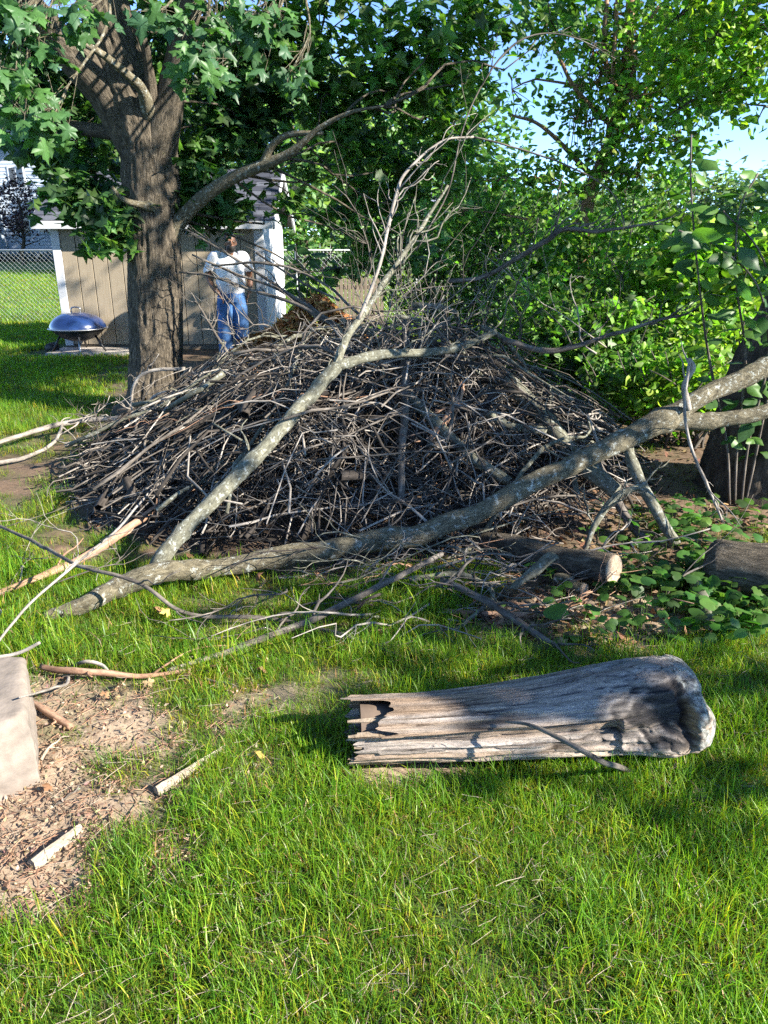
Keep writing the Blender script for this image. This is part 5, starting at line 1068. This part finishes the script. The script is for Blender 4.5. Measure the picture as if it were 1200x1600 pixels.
# ------------------------------------------------------------------ the man by the shed
def remeshed(name, parts, mat, parent, vox, disp=None, smooth_it=3):
    mx = Mix()
    for V, F in parts: mx.add(V, F)
    o = mx.done("tmp", None); m = o.modifiers.new("r", 'REMESH'); m.mode = 'VOXEL'; m.voxel_size = vox
    s = o.modifiers.new("s", 'SMOOTH'); s.iterations = smooth_it; s.factor = .5
    dg = bpy.context.evaluated_depsgraph_get(); me = bpy.data.meshes.new_from_object(o.evaluated_get(dg)); bpy.data.objects.remove(o)
    n = len(me.vertices); co = np.empty(n*3, np.float32); me.vertices.foreach_get("co", co); co = co.reshape(-1, 3).astype(float)
    if disp is not None:
        no = np.empty(n*3, np.float32); me.vertices.foreach_get("normal", no); co = co+no.reshape(-1, 3)*disp(co)[:, None]; me.vertices.foreach_set("co", co.astype(np.float32).ravel())
    me.polygons.foreach_set("use_smooth", np.full(len(me.polygons), True)); me.materials.clear(); me.materials.append(mat); me.name = name
    b = bpy.data.objects.new(name, me); COL.objects.link(b); b.parent = parent; return b
def loft(pts, rx, ry, n=24, xdir=(1, 0, 0)):
    pts = np.asarray(pts, float); T = nrm(np.gradient(pts, axis=0)); X = nrm(np.asarray(xdir, float)-T*(T@np.asarray(xdir, float))[:, None]); Yd = np.cross(T, X); a = np.arange(n)*2*np.pi/n
    V = pts[:, None]+X[:, None]*(np.asarray(rx, float)[:, None]*np.cos(a))[..., None]+Yd[:, None]*(np.asarray(ry, float)[:, None]*np.sin(a))[..., None]
    m = len(pts); i = np.arange(m*n).reshape(m, n); j = np.roll(i, -1, 1)
    return V.reshape(-1, 3), [np.stack([i[:-1], j[:-1], j[1:], i[1:]], -1).reshape(-1, 4), i[:1, ::-1], i[-1:]]
def ball(c, r, n=20, m=14):
    c = np.asarray(c, float); r = np.asarray(r, float)*np.ones(3); t = np.linspace(.04, np.pi-.04, m); a = np.arange(n)*2*np.pi/n
    V = c+r*np.stack([np.sin(t)[:, None]*np.cos(a), np.sin(t)[:, None]*np.sin(a), -np.cos(t)[:, None]*np.ones(n)], -1); i = np.arange(m*n).reshape(m, n); j = np.roll(i, -1, 1)
    return V.reshape(-1, 3), [np.stack([i[:-1], j[:-1], j[1:], i[1:]], -1).reshape(-1, 4), i[:1, ::-1], i[-1:]]
def man():
    c = at(362, 470, 11.75); r = thing("person", "bearded man in white t-shirt and blue jeans standing beside the shed, hand at his pocket", "person", loc=(float(c[0]), 11.75, 0))
    r.rotation_euler = (0, 0, math.radians(18)); r.scale = (1.03,)*3
    skin = plain("brown_skin", (.20, .095, .055), .5, .12, 20); shirt = plain("white_cotton", (.72, .72, .75), .85, .05, 6); jean = plain("washed_denim", (.045, .12, .28), .85, .65, 7); hair = plain("black_hair", (.012, .010, .009), .7); shoe = plain("dark_shoe", (.03, .03, .03), .6)
    HX, HY, HZ = .02, -.135, 1.60                                      # head centre; the man leans forward and looks down
    hd = [ball((HX, HY, HZ+.03), (.078, .096, .108)), ball((HX, HY-.032, HZ-.05), (.058, .066, .066)), ball((HX, HY-.105, HZ-.005), (.013, .02, .022)), ball((HX, HY-.095, HZ+.022), (.011, .016, .02)),
          ball((HX+.079, HY+.008, HZ), (.012, .02, .032)), ball((HX-.079, HY+.008, HZ), (.012, .02, .032)), ball((HX, HY-.088, HZ-.052), (.027, .014, .009)), ball((HX, HY-.085, HZ+.038), (.055, .02, .012)),
          loft([(0, -.03, 1.40), (.005, -.06, 1.47), (HX, HY+.035, HZ-.06)], (.065, .06, .057), (.062, .058, .055))]
    sh = .205
    arms = []
    def hand(wr, d, side):
        d = nrm(np.array(d, float)); w = nrm(np.cross(d, (1, 0, 0))); w = nrm(np.array((0, -1, 0))-d*np.dot((0, -1, 0), d)); out = np.cross(d, w)
        palm = np.array(wr)+d*.05; L = [loft([wr, np.array(wr)+d*.04, np.array(wr)+d*.09], (.026, .036, .036), (.02, .017, .016), 12, w)]
        for k, ln in enumerate((.068, .078, .072, .055)):
            b = np.array(wr)+d*.085+w*(.028-.0185*k); L.append(tubes(np.array([b, b+d*ln*.45, b+d*ln*.8-out*side*.012, b+d*ln-out*side*.028]), [.0095, .009, .0085, .007], 8)[:2])
        b = np.array(wr)+d*.03+w*.03; L.append(tubes(np.array([b, b+d*.03+w*.022, b+d*.062+w*.024]), [.012, .0105, .008], 8)[:2]); return L
    # viewer's-left arm bends to the front pocket; the other hangs back
    aL = [(-sh, 0, 1.40), (-.285, .03, 1.24), (-.30, .03, 1.12), (-.25, -.06, .99), (-.195, -.115, .915)]; aR = [(sh, .0, 1.40), (.275, .07, 1.25), (.30, .10, 1.13), (.285, .04, 1.0), (.26, -.02, .92)]
    for a, s in ((aL, -1), (aR, 1)):
        Q, R = resample(np.array(a), 16, np.array([.062, .052, .045, .04, .029])); arms.append(tubes(Q, R, 14)[:2]); arms += hand(np.array(a[-1]), (np.array(a[-1])-np.array(a[-2]))*.5+np.array((.05*(-s), 0, -.1)), s)
    torso = [loft([(0, .02, .86), (0, .0, 1.0), (0, -.02, 1.15), (0, -.02, 1.3), (0, -.02, 1.40), (0, -.03, 1.45)], (.15, .16, .155, .17, .16, .07), (.11, .12, .12, .11, .09, .06))]
    legs = []
    for s in (-1, 1): legs.append(loft([(s*.10, 0, .92), (s*.11, -.01, .7), (s*.115, -.02, .48), (s*.12, .01, .25), (s*.125, .03, .08)], (.09, .085, .06, .055, .04), (.10, .09, .062, .058, .045)))
    remeshed("body", hd+arms+torso+legs, skin, r, .008, None, 2)
    # clothing
    ts = [loft([(0, .03, .90), (0, .01, .96), (0, -.025, 1.07), (0, -.035, 1.18), (0, -.02, 1.30), (0, -.015, 1.39), (.0, -.025, 1.45), (.003, -.045, 1.475)], (.196, .205, .215, .207, .207, .205, .13, .078), (.155, .165, .182, .172, .15, .118, .09, .07), 32)]
    for a in (aL, aR): Q, R = resample(np.array([np.array(a[0])*np.array([.75, 1, 1]), a[0], a[1], (np.array(a[1])*.75+np.array(a[2])*.25)]), 12, np.array([.09, .092, .083, .083])); ts.append(tubes(Q, R, 18)[:2])
    fold = lambda co: .007*fbm(co*np.array([1, 1, .6]), 11, 3, 2)+.004*fbm(co, 25, 9, 2)
    remeshed("shirt", ts, shirt, r, .009, fold, 2)
    js = [loft([(0, .0, 1.0), (0, .0, .93), (0, .0, .84), (0, 0, .78)], (.178, .192, .197, .17), (.135, .145, .148, .13), 28)]
    for s in (-1, 1): js.append(loft([(s*.095, 0, .86), (s*.105, -.005, .70), (s*.115, -.02, .48), (s*.125, .01, .25), (s*.13, .025, .06)], (.112, .118, .112, .11, .105), (.13, .125, .115, .11, .105), 22))
    remeshed("jeans", js, jean, r, .01, lambda co: .009*fbm(co*np.array([1, 1, .7]), 12, 5, 2), 2)
    Mix().lathe([(.185,.952),(.19,.952),(.19,.985),(.185,.985)], 32).done("belt", shoe, r).scale = (1.0, .77, 1)
    # cap of hair and beard
    V, F = ball((HX, HY+.012, HZ+.05), (.084, .098, .098), 28, 18); keep = lambda v: (v[:, 1] > HY-.055+.0*v[:, 2]) | (v[:, 2] > HZ+.095)
    F4 = F[0][keep(V)[F[0]].all(1)]; F4 = F4[(V[F4][:, :, 2] > HZ-.045).all(1)]; o = build("hair", V, [F4], hair, r); o.modifiers.new("t", 'SOLIDIFY').thickness = .008
    V, F = ball((HX, HY-.034, HZ-.058), (.064, .074, .074), 28, 18); low = (V[:, 2] < HZ-.028)&(V[:, 1] < HY+.03); F4 = F[0][low[F[0]].all(1)]; o = build("beard", V, [F4], hair, r); o.modifiers.new("t", 'SOLIDIFY').thickness = .006
    ew = plain("eye_white", (.6, .58, .55), .3, .02)
    for s in (-1, 1):
        e = Mix(); e.add(*ball((HX+s*.031, HY-.083, HZ+.022), (.013, .010, .009), 12, 8)); eo = e.done("eye", ew, r); q = Mix(); q.add(*ball((HX+s*.031, HY-.091, HZ+.02), (.006, .005, .006), 10, 6)); q.done("iris", hair, eo)
        sc = Mix(); sc.add(*ball((s*.13, -.045, .045), (.052, .14, .05), 20, 10)); sc.done("shoe", shoe, r)
man()

# ------------------------------------------------------------------ grass
gG = np.random.default_rng(23)
def tuft(name, n, rad, h0, h1, w, straw=.1, flat=.55):
    seg = 4; V = np.zeros((n, seg, 2, 3)); C = np.zeros((n, seg, 2, 3))
    for i in range(n):
        b = np.array([*(gG.normal(size=2)*rad*.55), 0]); az = gG.uniform(0, 6.28); lean = abs(gG.normal())*flat; L = gG.uniform(h0, h1); d = np.array([math.cos(az), math.sin(az), 0]); sdv = np.array([-math.sin(az+gG.normal()*.5), math.cos(az+gG.normal()*.5), 0])
        is_s = gG.random() < straw; cc = np.array([.30, .24, .12])*gG.uniform(.6, 1.2) if is_s else np.array([(.115, .30, .02), (.16, .36, .022), (.085, .24, .022), (.23, .42, .03)][gG.integers(0, 4)])*gG.uniform(.8, 1.2)
        if is_s: lean *= 2.2; L *= .8
        for k in range(seg):
            t = k/(seg-1); a = lean*t*1.25; q = b+L*t*(d*math.sin(min(a, 1.5))+np.array([0, 0, math.cos(min(a, 1.5))])); ww = w*gG.uniform(.9, 1.1)*(1-t**2.2*.95)
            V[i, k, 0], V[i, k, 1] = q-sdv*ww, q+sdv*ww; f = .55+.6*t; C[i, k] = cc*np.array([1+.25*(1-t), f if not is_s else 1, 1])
    i = np.arange(n*seg*2).reshape(n, seg, 2); Q = np.stack([i[:, :-1, 0], i[:, :-1, 1], i[:, 1:, 1], i[:, 1:, 0]], -1).reshape(-1, 4)
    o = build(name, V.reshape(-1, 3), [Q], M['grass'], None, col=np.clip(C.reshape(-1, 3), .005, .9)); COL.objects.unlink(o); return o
tcol = bpy.data.collections.new("grass_blade_sources")
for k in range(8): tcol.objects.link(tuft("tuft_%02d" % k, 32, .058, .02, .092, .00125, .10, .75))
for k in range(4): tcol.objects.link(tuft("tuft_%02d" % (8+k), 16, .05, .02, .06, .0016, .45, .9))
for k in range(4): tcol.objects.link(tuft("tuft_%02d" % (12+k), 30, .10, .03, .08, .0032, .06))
def scatter(x0, x1, y0, y1, dens, smin, smax, i0, i1, far=False):
    N = int((x1-x0)*(y1-y0)*dens); x = gG.uniform(x0, x1, N); y = gG.uniform(y0, y1, N); px, py = proj(np.column_stack([x, y, 0*x]))
    k = (px > -260) & (px < 1460) & (py < 1900); x, y = x[k], y[k]; d = dirt_at(x, y); P = np.column_stack([x, y, 0*x])
    patch = .75+.5*fbm(P, 2.6, 71, 3); k = gG.random(len(x)) < np.clip(1-d*1.12, .0, 1)*np.clip(patch+.5, .55, 1)
    # nothing grows inside the log, the block, the slab, the shed
    q = (P[:, :2]-LA[:2]); al = q@LAX[:2]; ac = q@np.array([-LAX[1], LAX[0]]); k &= ~((al > .06) & (al < 1.18) & (np.abs(ac) < .10))
    k &= ~((x < -1.12) & (x > -1.65) & (y > 1.7) & (y < 2.3)); k &= ~((y > 11.6) & (y < 15) & (x > -5.6) & (x < -1.9))
    P = P[k]; d = d[k]; P[:, 2] = terrain(P[:, 0], P[:, 1]); n = len(P)
    idx = gG.integers(i0, i1, n); 
    if not far: idx = np.where((gG.random(n) < .12+d*.9), gG.integers(8, 12, n), idx)
    s = gG.uniform(smin, smax, n)*(1-.45*d)*(.8+.4*np.clip(fbm(P, 3.1, 77, 2)+.5, 0, 1)); rot = np.column_stack([gG.normal(size=n)*.08, gG.normal(size=n)*.08, gG.uniform(0, 6.28, n)])
    return P, idx, s, rot
SCT = [scatter(-1.9, 1.9, .75, 2.4, 1150, .75, 1.2, 0, 8), scatter(-2.8, 2.6, 2.4, 4.2, 800, .75, 1.15, 0, 8), scatter(-5.5, 4.5, 4.2, 8, 330, 1.0, 1.5, 0, 8), scatter(-9, 1, 8, 16, 90, 1.0, 1.5, 12, 16, True), scatter(-16, 2, 16, 34, 22, 1.4, 2.0, 12, 16, True)]
# longer grass that has escaped the mower round the limb and the log
e1 = scatter(-2, 1.2, 2.5, 3.6, 90, 1.3, 2.0, 0, 8); e2 = scatter(-.2, 1.1, 1.85, 2.05, 160, 1.0, 1.4, 0, 8)
SCT += [e1, e2]
P = np.concatenate([s[0] for s in SCT]); me = bpy.data.meshes.new("grass"); me.vertices.add(len(P)); me.vertices.foreach_set("co", P.astype(np.float32).ravel())
me.attributes.new("idx", 'INT', 'POINT').data.foreach_set("value", np.concatenate([s[1] for s in SCT]).astype(np.int32))
me.attributes.new("scl", 'FLOAT', 'POINT').data.foreach_set("value", np.concatenate([s[2] for s in SCT]).astype(np.float32))
me.attributes.new("rot", 'FLOAT_VECTOR', 'POINT').data.foreach_set("vector", np.concatenate([s[3] for s in SCT]).astype(np.float32).ravel())
me.materials.append(M['grass'])
grass = bpy.data.objects.new("grass", me); COL.objects.link(grass); tag(grass, "green lawn grass with thin patches around the brush pile", "grass", kind='stuff')
ng = bpy.data.node_groups.new("grass_scatter", 'GeometryNodeTree'); ng.interface.new_socket("Geometry", in_out='INPUT', socket_type='NodeSocketGeometry'); ng.interface.new_socket("Geometry", in_out='OUTPUT', socket_type='NodeSocketGeometry')
gi, go = ng.nodes.new("NodeGroupInput"), ng.nodes.new("NodeGroupOutput"); iop = ng.nodes.new("GeometryNodeInstanceOnPoints"); ci = ng.nodes.new("GeometryNodeCollectionInfo")
ci.inputs["Collection"].default_value = tcol; ci.inputs["Separate Children"].default_value = True; ci.inputs["Reset Children"].default_value = True
def nattr(nm, typ):
    a = ng.nodes.new("GeometryNodeInputNamedAttribute"); a.data_type = typ; a.inputs[0].default_value = nm; return [s for s in a.outputs if s.enabled][0]
iop.inputs["Pick Instance"].default_value = True
ng.links.new(gi.outputs[0], iop.inputs["Points"]); ng.links.new(ci.outputs[0], iop.inputs["Instance"]); ng.links.new(nattr("idx", 'INT'), iop.inputs["Instance Index"])
ng.links.new(nattr("rot", 'FLOAT_VECTOR'), iop.inputs["Rotation"]); ng.links.new(nattr("scl", 'FLOAT'), iop.inputs["Scale"]); ng.links.new(iop.outputs[0], go.inputs[0])
gm = grass.modifiers.new("scatter", 'NODES'); gm.node_group = ng
print("GRASS TUFTS", len(P), "TRIS", sum(len(o.data.loops)-2*len(o.data.polygons) for o in SC.objects if o.type == 'MESH'))
